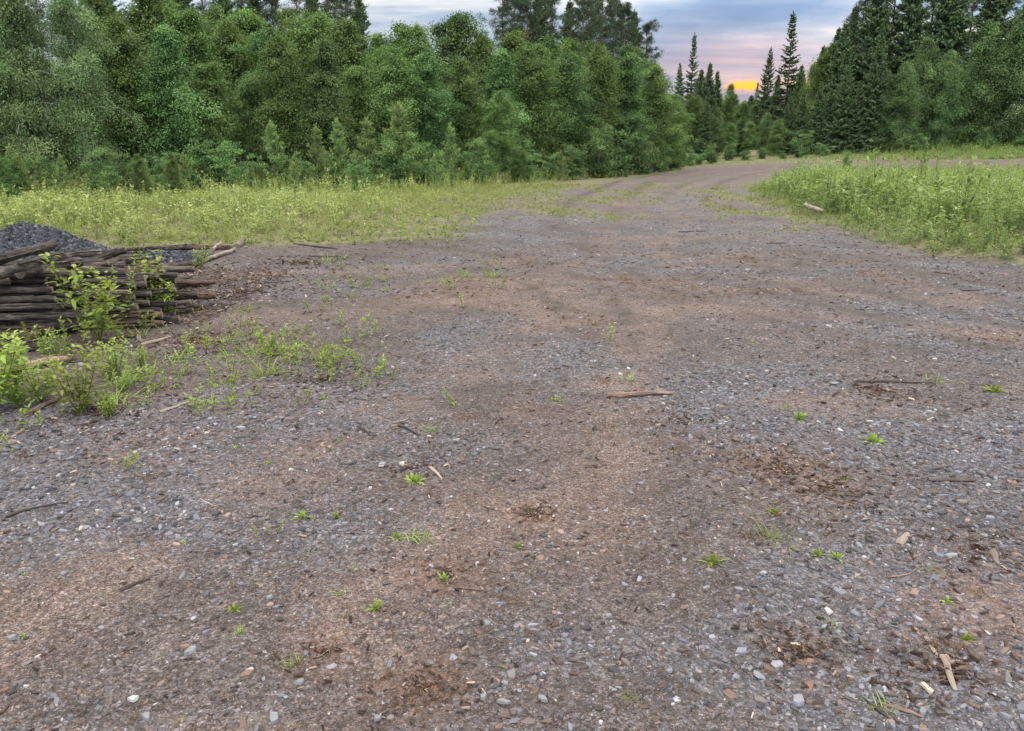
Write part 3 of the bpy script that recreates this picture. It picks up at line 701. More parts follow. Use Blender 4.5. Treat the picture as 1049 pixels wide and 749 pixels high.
def sprout(px, py, size, kind, label, name='weed', cat='weed', group='weed sprouts on the gravel'):
    x, y = atg(px, py)
    o = link(name, proto(kind, random.randrange(3)), loc=(x, y, g1(x, y) - .004), rot=(random.uniform(-.08, .08), random.uniform(-.08, .08), random.uniform(0, 6.28)))
    h = {'rosette': .12, 'tuft': .12, 'forb': .30, 'sapling': .6, 'tall': .7}[kind]
    o.scale = (size / h,) * 3
    tag(o, label, cat, group)
SPROUTS = [
    (425, 494, .12, 'rosette', 'broad-leaved bright weed in mid yard beside a pale wood splinter'),
    (433, 552, .11, 'tuft', 'small upright green tuft below the broad-leaved weed in mid yard'),
    (407, 551, .07, 'rosette', 'low green rosette just left of the upright green tuft in mid yard'),
    (730, 576, .10, 'rosette', 'lone bright rosette on grey slate below the leggy two-stem weed'),
    (790, 553, .15, 'tuft', 'leggy upright weed, tallest on the grey slate right of centre'),
    (793, 526, .08, 'rosette', 'flat green rosette directly behind the leggy upright weed'),
    (895, 453, .12, 'rosette', 'bright yellow-green rosette between the two dark sticks on the right'),
    (1019, 401, .14, 'rosette', 'bright rosette near the right edge behind a thin dark stick'),
    (820, 430, .12, 'rosette', 'low green rosette left of the bright one between the dark sticks'),
    (806, 420, .08, 'tuft', 'tiny tuft touching the back of a low rosette right of centre'),
    (958, 391, .12, 'tuft', 'thin dull tuft at the far end of the long thin dark stick'),
    (625, 348, .16, 'forb', 'solitary leafy weed in the yard behind the thick pale brown stick'),
    (648, 390, .10, 'tuft', 'thin yellowish tuft just behind the thick pale brown stick'),
    (318, 417, .16, 'forb', 'wide spreading weed below the weedy patch left of centre'),
    (210, 392, .17, 'forb', 'leafy weed standing alone right of the saplings by the log pile'),
    (140, 481, .13, 'forb', 'yellow-green weed growing from the rusty moss patch'),
    (128, 474, .09, 'tuft', 'small tuft at the back of the rusty moss patch'),
    (345, 531, .07, 'rosette', 'rightmost small rosette of the row on the slate chips left of centre'),
    (310, 530, .09, 'rosette', 'middle rosette of the row on the slate chips left of centre'),
    (270, 550, .10, 'forb', 'dark green small weed at the left end of the slate chip row'),
    (385, 624, .08, 'rosette', 'pale flat rosette near the front beside a brown bark patch'),
    (300, 681, .07, 'tuft', 'bright tuft at the front in front of a small bark patch'),
    (240, 625, .06, 'rosette', 'small rosette left of the front bark patch'),
    (243, 648, .05, 'tuft', 'yellowish little tuft at the front left'),
    (838, 569, .08, 'rosette', 'left one of two small rosettes on grey slate at the right'),
    (858, 572, .07, 'rosette', 'right one of two small rosettes on grey slate at the right'),
    (898, 727, .09, 'tuft', 'bright green tuft at the front right beside thin twigs'),
    (497, 283, .30, 'tall', 'upright dark green weed alone at the far end of the yard'),
    (375, 296, .22, 'forb', 'low spreading weed clump far out left of the upright dark weed'),
    (333, 318, .20, 'forb', 'weed behind the weedy patch, nearest to the log pile'),
    (460, 289, .18, 'tuft', 'thin grassy tuft left of the upright dark weed'),
    (412, 248, .55, 'forb', 'wide leafy weed at the near corner of the left field'),
    (455, 247, .50, 'forb', 'leafy weed standing just outside the corner of the left field'),
    (400, 387, .13, 'forb', 'greyish weed at the right end of the weedy patch'),
    (463, 416, .14, 'forb', 'yellow-green weed in the middle of the yard left of centre'),
    (440, 441, .10, 'tuft', 'small yellowish tuft in front of the mid-yard weed'),
    (865, 492, .06, 'tuft', 'very small dull tuft beside the dark red bark patch'),
    (568, 410, .10, 'tuft', 'brownish tuft left of the thick pale brown stick'),
    (365, 398, .16, 'forb', 'right-hand leafy weed in front of the weedy patch'),
    (9, 466, .16, 'forb', 'bright weed cut by the left edge in front of the saplings'),
    (455, 594, .07, 'rosette', 'small rosette on the reddish bark patch near the front'),
    (850, 640, .05, 'tuft', 'tiny tuft behind the dark bark heap at the right'),
    (645, 716, .06, 'tuft', 'yellowish moss-like tuft at the bottom centre'),
    (350, 608, .06, 'tuft', 'dull yellow tuft near a flat slate chip at the front left'),
    (690, 180, .4, 'forb', 'small weed on the crown of the far track'),
    (845, 215, .45, 'forb', 'bright low clump beside the fallen log at the island edge'),
    (690, 465, .05, 'tuft', 'tiny tuft in the middle right of the stony yard'),
    (530, 560, .05, 'rosette', 'tiny rosette beside the twig nest at the centre'),
    (990, 655, .06, 'rosette', 'small yellow rosette near two splintered wood pieces'),
    (950, 585, .06, 'tuft', 'yellowish tuft behind two splintered wood pieces'),
]
for a in SPROUTS: sprout(*a)
# the weedy patch left of centre: many like plants
for k in range(58):
    px = random.gauss(298, 46); py = random.gauss(368, 15)
    sprout(px, py, random.uniform(.08, .24), random.choice(['forb', 'forb', 'forb', 'forb', 'tuft']), 'low green weed in the weedy patch right of the log pile', group='weeds of the patch right of the log pile')
for k in range(34):
    px = random.uniform(300, 520); py = random.gauss(285, 12)
    sprout(px, py, random.uniform(.08, .2), random.choice(['forb', 'tuft', 'tuft']), 'low weed in the thin green line across the far yard', group='weeds in the thin line across the far yard')
for k in range(64):
    px = random.uniform(110, 260); py = random.uniform(300, 430)
    sprout(px, py, random.uniform(.07, .22), random.choice(['forb', 'forb', 'tuft']), 'thin little weed on the bark litter in front of the log pile', group='weeds on the bark litter by the log pile')
SAPL = [(102, 352, .72, 'sapling', 'tallest leafy sapling in front of the right end of the log pile'),
        (128, 335, .66, 'tall', 'narrow leafy sapling hiding the log ends right of the tallest one'),
        (150, 322, .60, 'sapling', 'slender sapling standing before the pale log end'),
        (142, 283, .62, 'tall', 'thin sapling rising behind the log ends'),
        (85, 372, .5, 'tall', 'mid-sized leafy plant at the foot of the tallest sapling'),
        (170, 325, .36, 'sapling', 'short bushy sapling right of the pale log end'),
        (18, 405, .48, 'sapling', 'dense bright bush at the left edge in front of the log pile'),
        (-8, 425, .5, 'sapling', 'dense bright bush half cut by the left edge of the view'),
        (42, 412, .35, 'sapling', 'small bright bush right of the dense one at the left edge'),
        (82, 425, .42, 'sapling', 'leggy bright bush in front of the log pile'),
        (108, 428, .28, 'tall', 'low leafy plant right of the leggy bright bush'),
        (35, 360, .26, 'tall', 'small pale plant leaning against the lowest logs'),
        (60, 372, .30, 'sapling', 'low wide sapling before the stacked logs'),
        (205, 275, .32, 'sapling', 'yellowish sapling behind the stray logs'),
        (120, 385, .30, 'sapling', 'low sapling on the bark litter before the tallest one'),
        (25, 440, .18, 'forb', 'small weed in front of the small bright bush'),
        (10, 345, .3, 'tall', 'pale seedling against the left log ends'),]
for k in range(12):
    px = random.uniform(-25, 150); py = random.uniform(362, 440) - .2 * max(0, px - 70)
    sprout(px, py, random.uniform(.10, .22), random.choice(['sapling', 'sapling', 'tall']), 'small leafy seedling in the thicket before the log pile', 'leafy_sapling', 'sapling', 'seedlings in the thicket before the log pile')
for a in SAPL: sprout(a[0], a[1], a[2] * (1.1 if a[3] == 'sapling' else 1.0), a[3], a[4], 'leafy_sapling', 'sapling', 'saplings around the log pile')

# ------------------------------------------------------------------ notable stones, sticks
def stone_obj(px, py, s, col, label, group=None):
    rg = np.random.default_rng(int(px * 7 + py)); x, y = atg(px, py)
    V, Q = hexstones(np.zeros((1, 3)), np.array([s * .72]), np.array([s * .46]), np.array([s * .34]), rg, .12)
    me = make_mesh('stone', V, [Q], M_STONE, cols={'col': np.tile((*col, 1), (12, 1))})
    o = link('stone', me, loc=(x, y, g1(x, y) + .004)); tag(o, label, 'stone', group)
W_, S_, D_ = (.27, .27, .265), (.135, .142, .155), (.05, .052, .058)
for a in [(256, 687, .018, W_, 'small white stone lying in front of the bright front tuft'), (212, 610, .030, D_, 'dark upright slate lump near the front left'),
          (276, 613, .025, S_, 'blue-grey chip right of the dark slate lump'), (280, 737, .038, S_, 'large flat pale blue chip at the bottom edge left of centre'),
          (12, 655, .034, S_, 'pale flat slate at the left edge near the bottom'), (150, 735, .030, S_, 'round blue-grey slate at the bottom left'),
          (136, 718, .028, W_, 'white crushed quartz lump at the bottom left'), (388, 736, .026, S_, 'triangular grey chip at the bottom by the red bark patch'),
          (495, 716, .030, S_, 'pale slate beside the red bark patch at the bottom'), (516, 720, .03, S_, 'wide pale slate at the bottom centre'),
          (686, 688, .022, S_, 'light grey chip at the bottom right of centre'), (308, 700, .03, S_, 'long pale slate in front of the bark patch'),
          (602, 470, .028, D_, 'dark block of slate in the middle of the yard'), (556, 717, .028, S_, 'grey slate at the bottom centre right of the wide pale one'),
          (575, 735, .022, D_, 'dark slate block at the very bottom centre'), (196, 668, .034, S_, 'flat bluish slate plate at the front left'),
          (830, 548, .03, S_, 'pale scraped stone patch on the grey slate'), (412, 476, .035, W_, 'flat whitish stone left of the wood splinter'),
          (440, 448, .024, W_, 'pale thin chip in the middle of the yard'), (84, 374, .055, W_, 'white rag-like stone among the saplings by the log pile'),
          (880, 560, .028, S_, 'light slate right of the pale scraped stone'), (945, 730, .026, S_, 'grey slate right of the bottom right tuft'),
          (1030, 735, .03, S_, 'flat slate in the bottom right corner'), (700, 575, .022, S_, 'grey chip left of the lone bright rosette'),
          (640, 600, .022, S_, 'grey chip in the lower middle of the yard')]:
    stone_obj(*a)

def stick(px0, py0, px1, py1, r, mat, label, name='stick', cat='stick', flat=1.0, bend=.02, lift=0.0, group=None, z0=None, z1=None, taper=.7):
    rg = np.random.default_rng(int(abs(px0 * 13 + py0 * 3 + px1)))
    def P3(px, py, zz):
        if zz is not None: return np.array([*at(px, py, zz), zz])
        x, y = atg(px, py); return np.array([x, y, g1(x, y) + r * flat * .8 + lift])
    A = P3(px0, py0, z0); B = P3(px1, py1, z1); C = (A + B) / 2; L = np.linalg.norm(B - A)
    d = (B - A) / L; yaw = math.atan2(d[1], d[0]); pit = -math.asin(d[2])
    n = max(5, int(L / .07)); s = np.linspace(-.5, .5, n)
    ph = rg.uniform(0, 6)
    P = np.stack([s * L, bend * L * (np.sin(s * 4 + ph) - np.sin(ph)) + rg.normal(0, .002, n), rg.normal(0, .0015, n)], 1)
    rr = r * np.interp(s, [-.5, .5], [1, taper]) * (1 + rg.normal(0, .07, n)); rr[0] *= .8; rr[-1] *= .6
    b = MB(); b.tube(P, rr, 7, .5, True, .12, rg)
    V, Q, T, a = b.arrays(); V[:, 2] *= flat
    me = make_mesh(name, V, [Q, T], mat, None, r > .02)
    o = link(name, me, loc=C, rot=(0, pit, yaw)); tag(o, label, cat, group); return o
stick(621, 407, 690, 405, .019, M_STICKR, 'thick pale brown stick lying across the middle of the yard', bend=.03)
stick(950, 492, 999, 493, .017, M_STICKD, 'thick dark stick near the right edge of the yard', flat=.6)
stick(876, 391, 955, 393, .010, M_STICKD, 'long thin dark stick behind the bright yellow-green rosette', bend=.015)
stick(949, 654, 958, 672, .010, M_STICKP, 'short pale splinter behind the longer splinter at lower right', 'wood_splinter', 'wood splinter', .5)
stick(966, 676, 979, 712, .012, M_STICKP, 'long pale splinter lying over twigs at lower right', 'wood_splinter', 'wood splinter', .5, lift=.012)
stick(922, 558, 929, 546, .018, M_STICKP, 'broad grey wood chip on the slate at the right', 'wood_splinter', 'wood splinter', .25)
stick(1017, 565, 1021, 579, .014, M_STICKP, 'pale orange wood chip near the right edge', 'wood_splinter', 'wood splinter', .5)
stick(957, 568, 960, 560, .008, M_STICKP, 'small wood chip between the grey and the orange chips', 'wood_splinter', 'wood splinter', .5)
stick(441, 478, 453, 491, .010, M_STICKP, 'pale wood splinter beside the broad-leaved weed', 'wood_splinter', 'wood splinter', .4)
stick(122, 604, 154, 594, .010, M_STICKD, 'crumpled dark twig on the pink sand at the front left', flat=.6, bend=.08)
stick(5, 530, 66, 512, .007, M_STICKD, 'long curved dark root at the left edge', bend=.12)
stick(822, 210, 842, 216, .055, M_STICKP, 'short fallen log at the edge of the weedy island', 'log', 'log', taper=.9, z0=.22, z1=.2)
stick(905, 712, 950, 716, .005, M_STICKD, 'thin dark twig, upper of two near the bottom right tuft')
stick(902, 722, 945, 735, .006, M_STICKR, 'thin brown twig, lower of two near the bottom right tuft')
stick(880, 714, 912, 738, .005, M_STICKD, 'dark twig crossing the bottom right tuft')
stick(930, 575, 945, 566, .006, M_STICKR, 'brown twig left of the small wood chips')
stick(915, 595, 945, 582, .004, M_STICKR, 'thin curved twig in front of the wood chips', bend=.08)
stick(962, 457, 985, 462, .006, M_STICKR, 'reddish twig behind the thick dark stick')
stick(845, 510, 880, 520, .006, M_STICKR, 'reddish twig lying by the dark red bark patch')
stick(953, 482, 975, 478, .006, M_STICKD, 'short dark twig right behind the thick dark stick')
stick(402, 434, 418, 430, .012, M_STICKP, 'small greyish wood chip in mid yard', 'wood_splinter', 'wood splinter', .4)
stick(408, 437, 432, 446, .008, M_STICKD, 'dark bent twig beside the greyish wood chip', bend=.06)
stick(368, 437, 380, 447, .007, M_STICKD, 'dark twig left of the greyish wood chip')
stick(695, 238, 725, 237, .022, M_STICKD, 'dark bark strip far out on the yard', flat=.5)
stick(985, 298, 1012, 297, .018, M_STICKD, 'dark bark strip far right on the yard', flat=.5)
stick(785, 250, 808, 249, .02, M_STICKD, 'short dark stick before the island edge', flat=.6)
stick(955, 279, 985, 282, .016, M_STICKD, 'thin dark stick close to the island edge at right', flat=.6)
stick(250, 291, 300, 289, .016, M_STICKD, 'dark stick lying right of the stray logs', flat=.7)
stick(262, 282, 296, 284, .014, M_STICKR, 'brown stick behind the dark one right of the stray logs')
stick(318, 263, 358, 264, .014, M_STICKD, 'thin dark stick at the near border of the left field')
stick(300, 250, 345, 256, .016, M_STICKD, 'dark branch just in front of the left field')
stick(222, 322, 234, 314, .022, M_STICKP, 'pale orange chip of wood right of the log pile', 'wood_splinter', 'wood splinter', .45)
stick(145, 355, 170, 348, .018, M_STICKP, 'pale stick on the bark litter in front of the saplings')
stick(140, 344, 146, 352, .02, M_STICKP, 'short pale wood stub among the saplings', 'wood_splinter', 'wood splinter', .6)
stick(30, 425, 62, 409, .018, M_STICKR, 'grey brown stick under the leggy bright bush')
stick(165, 423, 195, 412, .02, M_STICKP, 'flat pale grey stick right of the low leafy plant', flat=.4)
stick(468, 603, 500, 606, .004, M_STICKR, 'fine twig on the reddish bark patch near the front')
stick(205, 512, 222, 520, .004, M_STICKP, 'straw-thin pale twig on the slate at left')
stick(528, 530, 560, 520, .004, M_STICKD, 'thin dark twig in the nest at the centre', bend=.1)
stick(530, 521, 566, 531, .004, M_STICKD, 'second thin twig crossing in the nest at the centre', bend=.1)

# ------------------------------------------------------------------ log pile
LOGN = 0
def log3(A, B, r, label, group, mat=None, rg=None, bark=True, name='log', taper=.88, ends=(1,)):
    A = np.array(A, float); B = np.array(B, float); C = (A + B) / 2; L = np.linalg.norm(B - A); d = (B - A) / L
    yaw = math.atan2(d[1], d[0]); pit = -math.asin(d[2]); n = max(6, int(L / .07)); s = np.linspace(-.5, .5, n)
    P = np.stack([s * L, rg.normal(0, .004, n) + .009 * np.sin(s * 5 + rg.uniform(0, 6)), rg.normal(0, .005, n)], 1)
    rr = r * np.interp(s, [-.5, .5], [1, taper]) * (1 + rg.normal(0, .045, n))
    b = MB(); b.tube(P, rr, 11, .5, True, .10, rg)
    # loose bark ridges
    for q in range(rg.integers(5, 10) if bark else 0):
        th = rg.uniform(0, 6.28); s0 = rg.uniform(-.45, .3); ln = rg.uniform(.15, .6); m = 5
        ss = np.linspace(s0, min(.48, s0 + ln), m); lf = rg.uniform(.95, 1.12)
        b.tube(np.stack([ss * L, np.cos(th + .3 * ss) * r * lf, np.sin(th + .3 * ss) * r * lf], 1), rg.uniform(.004, .014), 4, .5, True, .5, rg)
    V, Q, T, a = b.arrays()
    o = link(name, make_mesh('log', V, [Q, T], mat or M_LOG, None, False), loc=C, rot=(0, pit, yaw)); tag(o, label, 'log', group)
    for e in ends:      # sawn face, a little proud of the end
        x = (L / 2 + .004) * e; k = 11; th = np.arange(k) / k * 2 * PI
        re = rr[-1 if e > 0 else 0] * .93 * (1 + rg.normal(0, .03, k)); pe = P[-1 if e > 0 else 0]
        Vc = np.concatenate([np.stack([np.full(k, x), pe[1] + np.cos(th) * re, pe[2] + np.sin(th) * re], 1), [[x + .003 * e, pe[1], pe[2]]],
                             np.stack([np.full(k, x - .012 * e), pe[1] + np.cos(th) * re, pe[2] + np.sin(th) * re], 1)])
        Tc = [(k, j, (j + 1) % k) if e > 0 else (k, (j + 1) % k, j) for j in range(k)]; Qc = [(j, (j + 1) % k, k + 1 + (j + 1) % k, k + 1 + j) for j in range(k)]
        link('cut_end', make_mesh('cut_end', Vc, [np.array(Tc), np.array(Qc)], M_CUT), o)
    return o
rl = np.random.default_rng(5)
yaw0 = R(11); ud = np.array([math.cos(yaw0), math.sin(yaw0), 0]); wd = np.array([-math.sin(yaw0), math.cos(yaw0), 0])
base = np.array([-4.02, 6.62, 0])
layers = 8; dia = .077
for k in range(layers):
    for j in range(17 - k // 2):
        if k < layers - 3 and j > 6 and (j + k) % 2: continue
        r = rl.uniform(.026, .041)
        if j <= 3: xe = rl.normal(0, .13) + (.10 if k < 6 else -.02)
        else: xe = .62 + rl.normal(0, .14) - .045 * k + .026 * j
        if k >= 6 and j > 3: xe -= .3
        z = dia * .5 + k * dia * .93 + rl.normal(0, .012) - (.03 * max(0, j - 5) if k == layers - 1 else 0)
        off = wd * (j * .078 + (k % 2) * .058 + .03 * k + rl.normal(0, .012))
        B = base + off + ud * xe; L = rl.uniform(2.6, 3.3)
        a_ = yaw0 + rl.normal(0, .035); dd = np.array([math.cos(a_), math.sin(a_), rl.normal(0, .02)])
        A = B - dd * L
        gzb = g1(B[0], B[1]); A[2] += gzb + z - 0; B[2] += gzb + z
        if j == 0:
            lab = f"weathered grey log on the front face of the pile, {ORD[k + 1]} layer from the ground"; grp = 'logs on the front face of the pile'
        elif k == layers - 1:
            lab = f"weathered log on top of the pile, {ORD[j + 1]} back from the front"; grp = 'logs on top of the pile'
        elif j <= 3:
            lab = 'dark log wedged just behind the front face of the pile'; grp = 'logs behind the front face of the pile'
        else:
            lab = 'dark log in the longer rear part of the pile'; grp = 'logs in the rear part of the pile'
        log3(A, B, r, lab, grp, M_LOGR if rl.random() < .22 else M_LOG, rl)
def log_px(p0, z0, p1, z1, r, label, mat=None, grp='stray logs around the pile', **kw):
    A = (*at(*p0, z0), z0); B = (*at(*p1, z1), z1)
    return log3(A, B, r, label, grp, mat, rl, **kw)
log_px((-70, 283), .74, (55, 250), .76, .04, 'grey log lying askew on top, nearest to the gravel heap')
log_px((-40, 291), .70, (64, 262), .70, .034, 'brown log lying askew on top in front of the grey one')
log_px((20, 280), .58, (80, 268), .55, .05, 'pale stub of a log sticking out on the top front')
log_px((72, 276), .42, (128, 256), .56, .035, 'thin forked log slanting up at the back right of the pile', M_LOGR)
log_px((95, 298), .12, (178, 299), .10, .075, 'thick log with a pale round end at the right foot of the pile')
log_px((120, 292), .25, (172, 284), .22, .06, 'short log leaning over the thick one with the pale end')
log_px((110, 283), .33, (160, 270), .28, .05, 'dark log behind the leaning short log', M_LOGR)
log_px((160, 293), .07, (214, 288), .07, .07, 'short thick dark log, rightmost of the lower stray logs')
log_px((130, 280), .10, (202, 270), .06, .045, 'reddish log lying on the litter behind the rightmost thick log', M_LOGR)
log_px((55, 263), .28, (200, 252), .05, .04, 'long dark log lying along the rear of the pile')
log_px((150, 254), .05, (238, 254), .05, .035, 'long straight pale red log before the gravel heap tail', M_LOGR)
log_px((208, 267), .05, (241, 255), .06, .03, 'bleached pale pole pointing at a wooden knob', M_STICKP, bark=False)
log_px((243, 253), .05, (249, 245), .09, .05, 'short bleached wooden knob at the tip of the pale pole', M_STICKP, bark=False)
log_px((218, 256), .04, (226, 249), .10, .03, 'small wood chunk behind the pale pole', M_STICKP, bark=False)
log_px((60, 276), .32, (140, 262), .22, .04, 'thin dark log in the loose rear of the pile')
log_px((85, 272), .25, (150, 266), .18, .045, 'weathered log in the loose rear right of the thin one')
log_px((-60, 366), .05, (48, 352), .05, .05, 'loose log lying on the ground against the front of the pile')
log_px((-30, 384), .045, (72, 366), .045, .03, 'thin loose branch on the ground in front of the pile', M_STICKR)
log_px((90, 262), .1, (150, 258), .06, .035, 'small log half buried in litter behind the pile')
# litter between the logs
nl_ = 5200; q = rl.uniform(0, 1, (nl_, 2)); lx = -5.5 + 2.6 * q[:, 0]; ly = 7.2 + 3.4 * q[:, 1] ** 1.3
V, Q, cc = flakes(lx, ly, .03 * rl.uniform(.3, 2.2, nl_), .011 * rl.uniform(.3, 1.6, nl_), rl, FPAL[rl.choice(6, nl_, p=(.28, .28, .2, .12, .08, .04))], .02)
tag(link('bark_litter', make_mesh('bark_litter', V, [Q], M_DEBRIS, cols={'col': cc})), 'dark bark litter spread under and behind the stacked logs', 'bark litter', kind='stuff')

# ------------------------------------------------------------------ gravel heap
def heap_h(x, y):
    ax, ay = x_of(33, 11.6), 11.6
    d = np.hypot((x - ax) / 1.0, (y - ay) / 1.1)
    h = np.maximum(.55 * np.clip(1 - d / 1.1, 0, 1) ** 1.0 - .03 * np.exp(-(d / .2) ** 2), 0)
    t = np.clip((x - ax) / 2.6, 0, 1); inside = (x > ax) & (x < ax + 2.75)
    h2 = np.where(inside, (.17 - .08 * t) * np.clip(1 - np.abs(y - 11.6 + .25 * t) / (.75 - .2 * t), 0, 1) ** .8, 0) * sstep(2.75, 2.3, x - ax)
    return np.maximum(h, h2) * (1 + .35 * (fbm(x / .3, y / .3, 140, 3) - .5))
hx = np.linspace(x_of(33, 11.6) - 1.5, x_of(33, 11.6) + 2.9, 150); hy = np.linspace(9.9, 13.2, 110)
HX, HY = np.meshgrid(hx, hy); HH = heap_h(HX, HY)
HZ = gz(HX, HY) + np.where(HH > .012, HH, -.08)
i = np.arange(109)[:, None] * 150 + np.arange(149)[None]
Q = np.stack([i, i + 1, i + 151, i + 150], -1).reshape(-1, 4)
keepq = (HH.ravel()[Q] > .006).any(1)
root = tag(link('gravel_heap', None, loc=(0, 0, 0)), 'dark blue-grey heap of crushed rock tailing off behind the log pile', 'gravel heap')
cdark = np.tile((.03, .033, .039, 1), (HX.size, 1))
link('mound', make_mesh('mound', np.stack([HX, HY, HZ], -1).reshape(-1, 3), [Q[keepq]], M_HEAPST, None, True, {'col': cdark}), root)
n = 26000; x = rl.uniform(hx[0], hx[-1], n); y = rl.uniform(hy[0], hy[-1], n); hh = heap_h(x, y); k = (hh > .01) | ((heap_h(x, y + .1) + heap_h(x, y - .1) + heap_h(x - .1, y) > .01) & (rl.random(n) < .4)); x, y, hh = x[k], y[k], hh[k]
s = .010 + .022 * rl.random(len(x)) ** 3; pal = np.array([(.013, .0155, .020), (.025, .029, .037), (.040, .046, .058), (.062, .070, .086), (.11, .12, .14)])
V, Q = hexstones(np.stack([x, y, gz(x, y) + hh], 1), s * 1.2, s * .9, s * 1.0, rl, .5)
ch = link('rubble', make_mesh('rubble', V, [Q], M_HEAPST, cols={'col': np.repeat(np.concatenate([pal[rl.choice(5, len(x), p=(.2, .3, .28, .16, .06))], np.ones((len(x), 1))], 1), 12, 0)}), root)
ch['kind'] = 'stuff'

# ------------------------------------------------------------------ trees
def twisty(h, rg, n=9, wob=.02, lean=(0, 0)):
    t = np.linspace(0, 1, n); w = np.cumsum(rg.normal(0, wob * h / n ** .5, (n, 2)), 0) * t[:, None]
    return np.stack([w[:, 0] + lean[0] * h * t ** 1.5, w[:, 1] + lean[1] * h * t ** 1.5, t * h], 1)

def broadleaf(seed, h, cw, nleaf, base=.1, ell=(.095, .062), droop=.0, nlimb=38, sig=.26, stems=1, prof=.75, up=.8):
    rg = np.random.default_rng(seed); tr = MB(); cr = MB()
    LC, LT, LX = [], [], []
    per = nleaf // (stems * nlimb)
    for st in range(stems):
        lean = rg.normal(0, .10 if stems > 1 else .025, 2); P = twisty(h * rg.uniform(.82, 1) if st else h * .97, rg, 10, .018, lean)
        if st: P[:, :2] += rg.normal(0, .15, 2)
        r0 = .011 * h / stems ** .5
        tr.tube(P, np.linspace(1, .12, 10) * r0, 7, .5)
        hs = P[-1, 2]
        for q in range(nlimb):
            t = base + (1 - base) * ((q + rg.random()) / nlimb) ** .95
            t = min(t, .985); z0 = t * hs
            C0 = np.array([np.interp(z0, P[:, 2], P[:, k]) for k in range(3)])
            az = rg.uniform(0, 2 * PI); pr = np.interp(t, [0, .12, .38, .7, .88, 1], [.6, .85, 1, .70 * prof + .26, .46, .16])
            L = cw * pr * rg.uniform(.45, 1.2) * (.82 + .36 * vn(np.array([t * 4.0]), np.array([seed * 3.7 + st]), 5)[0]); el = R(22 + 50 * t + rg.normal(0, 12)) * up
            m = 5; s = np.linspace(0, 1, m)
            Pb = C0 + np.stack([np.cos(az) * np.cos(el) * L * s, np.sin(az) * np.cos(el) * L * s, np.sin(el) * L * s - droop * L * s ** 2.2], 1)
            Pb[1:] += rg.normal(0, .05 * L, (m - 1, 3))
            tr.tube(Pb, np.linspace(.32, .06, m) * r0 * (1.1 - .7 * t), 4, .5, False)
            nc = rg.integers(4, 7); lt = rg.normal(.48, .17)
            for c in range(nc):
                sc = rg.uniform(.2, 1.05); cc = np.array([np.interp(sc, s, Pb[:, k]) for k in range(3)]) + rg.normal(0, .12 * L, 3) * (1, 1, .8)
                n = max(4, int(1.35 * per / nc * rg.uniform(.5, 1.5) * (.12 + .88 * pr))); a2 = az + rg.normal(0, .7)
                sg = sig * rg.uniform(.6, 1.4) * (.5 + .5 * pr)
                bd = np.array([math.cos(a2), math.sin(a2), 0]); pd = np.array([-bd[1], bd[0], 0])
                q1 = rg.normal(.3, 1, n); q2 = rg.normal(0, 1, n); q3 = rg.normal(0, 1, n)
                pts = cc + bd * (q1 * sg * 1.05)[:, None] + pd * (q2 * sg * .72)[:, None]
                pts[:, 2] += q3 * sg * .48 - (.18 + .5 * droop) * sg * np.clip(q1, 0, 3) ** 1.6
                if droop > .3:
                    k = rg.random(n); pts[:, 2] -= k ** 1.6 * rg.uniform(.2, .9)
                LC.append(pts); LT.append(np.clip(lt + rg.normal(0, .09) + rg.normal(0, .055, n), 0, 1)); LX.append(np.tile(bd + (0, 0, -.35 - droop), (n, 1)))
                if rg.random() < .5: tr.tube(np.stack([np.array([np.interp(sc * .85, s, Pb[:, k]) for k in range(3)]), cc]), [.05 * r0, .02 * r0], 3, .5, False)
    C = np.concatenate(LC); T = np.concatenate(LT)
    k = C[:, 2] > .08
    V, Q, a = diamonds(C[k], ell[0], ell[1], rg, .9, np.concatenate(LX)[k], T[k], 0)
    cr.add(V, Q, None, a)
    return tr, cr, h

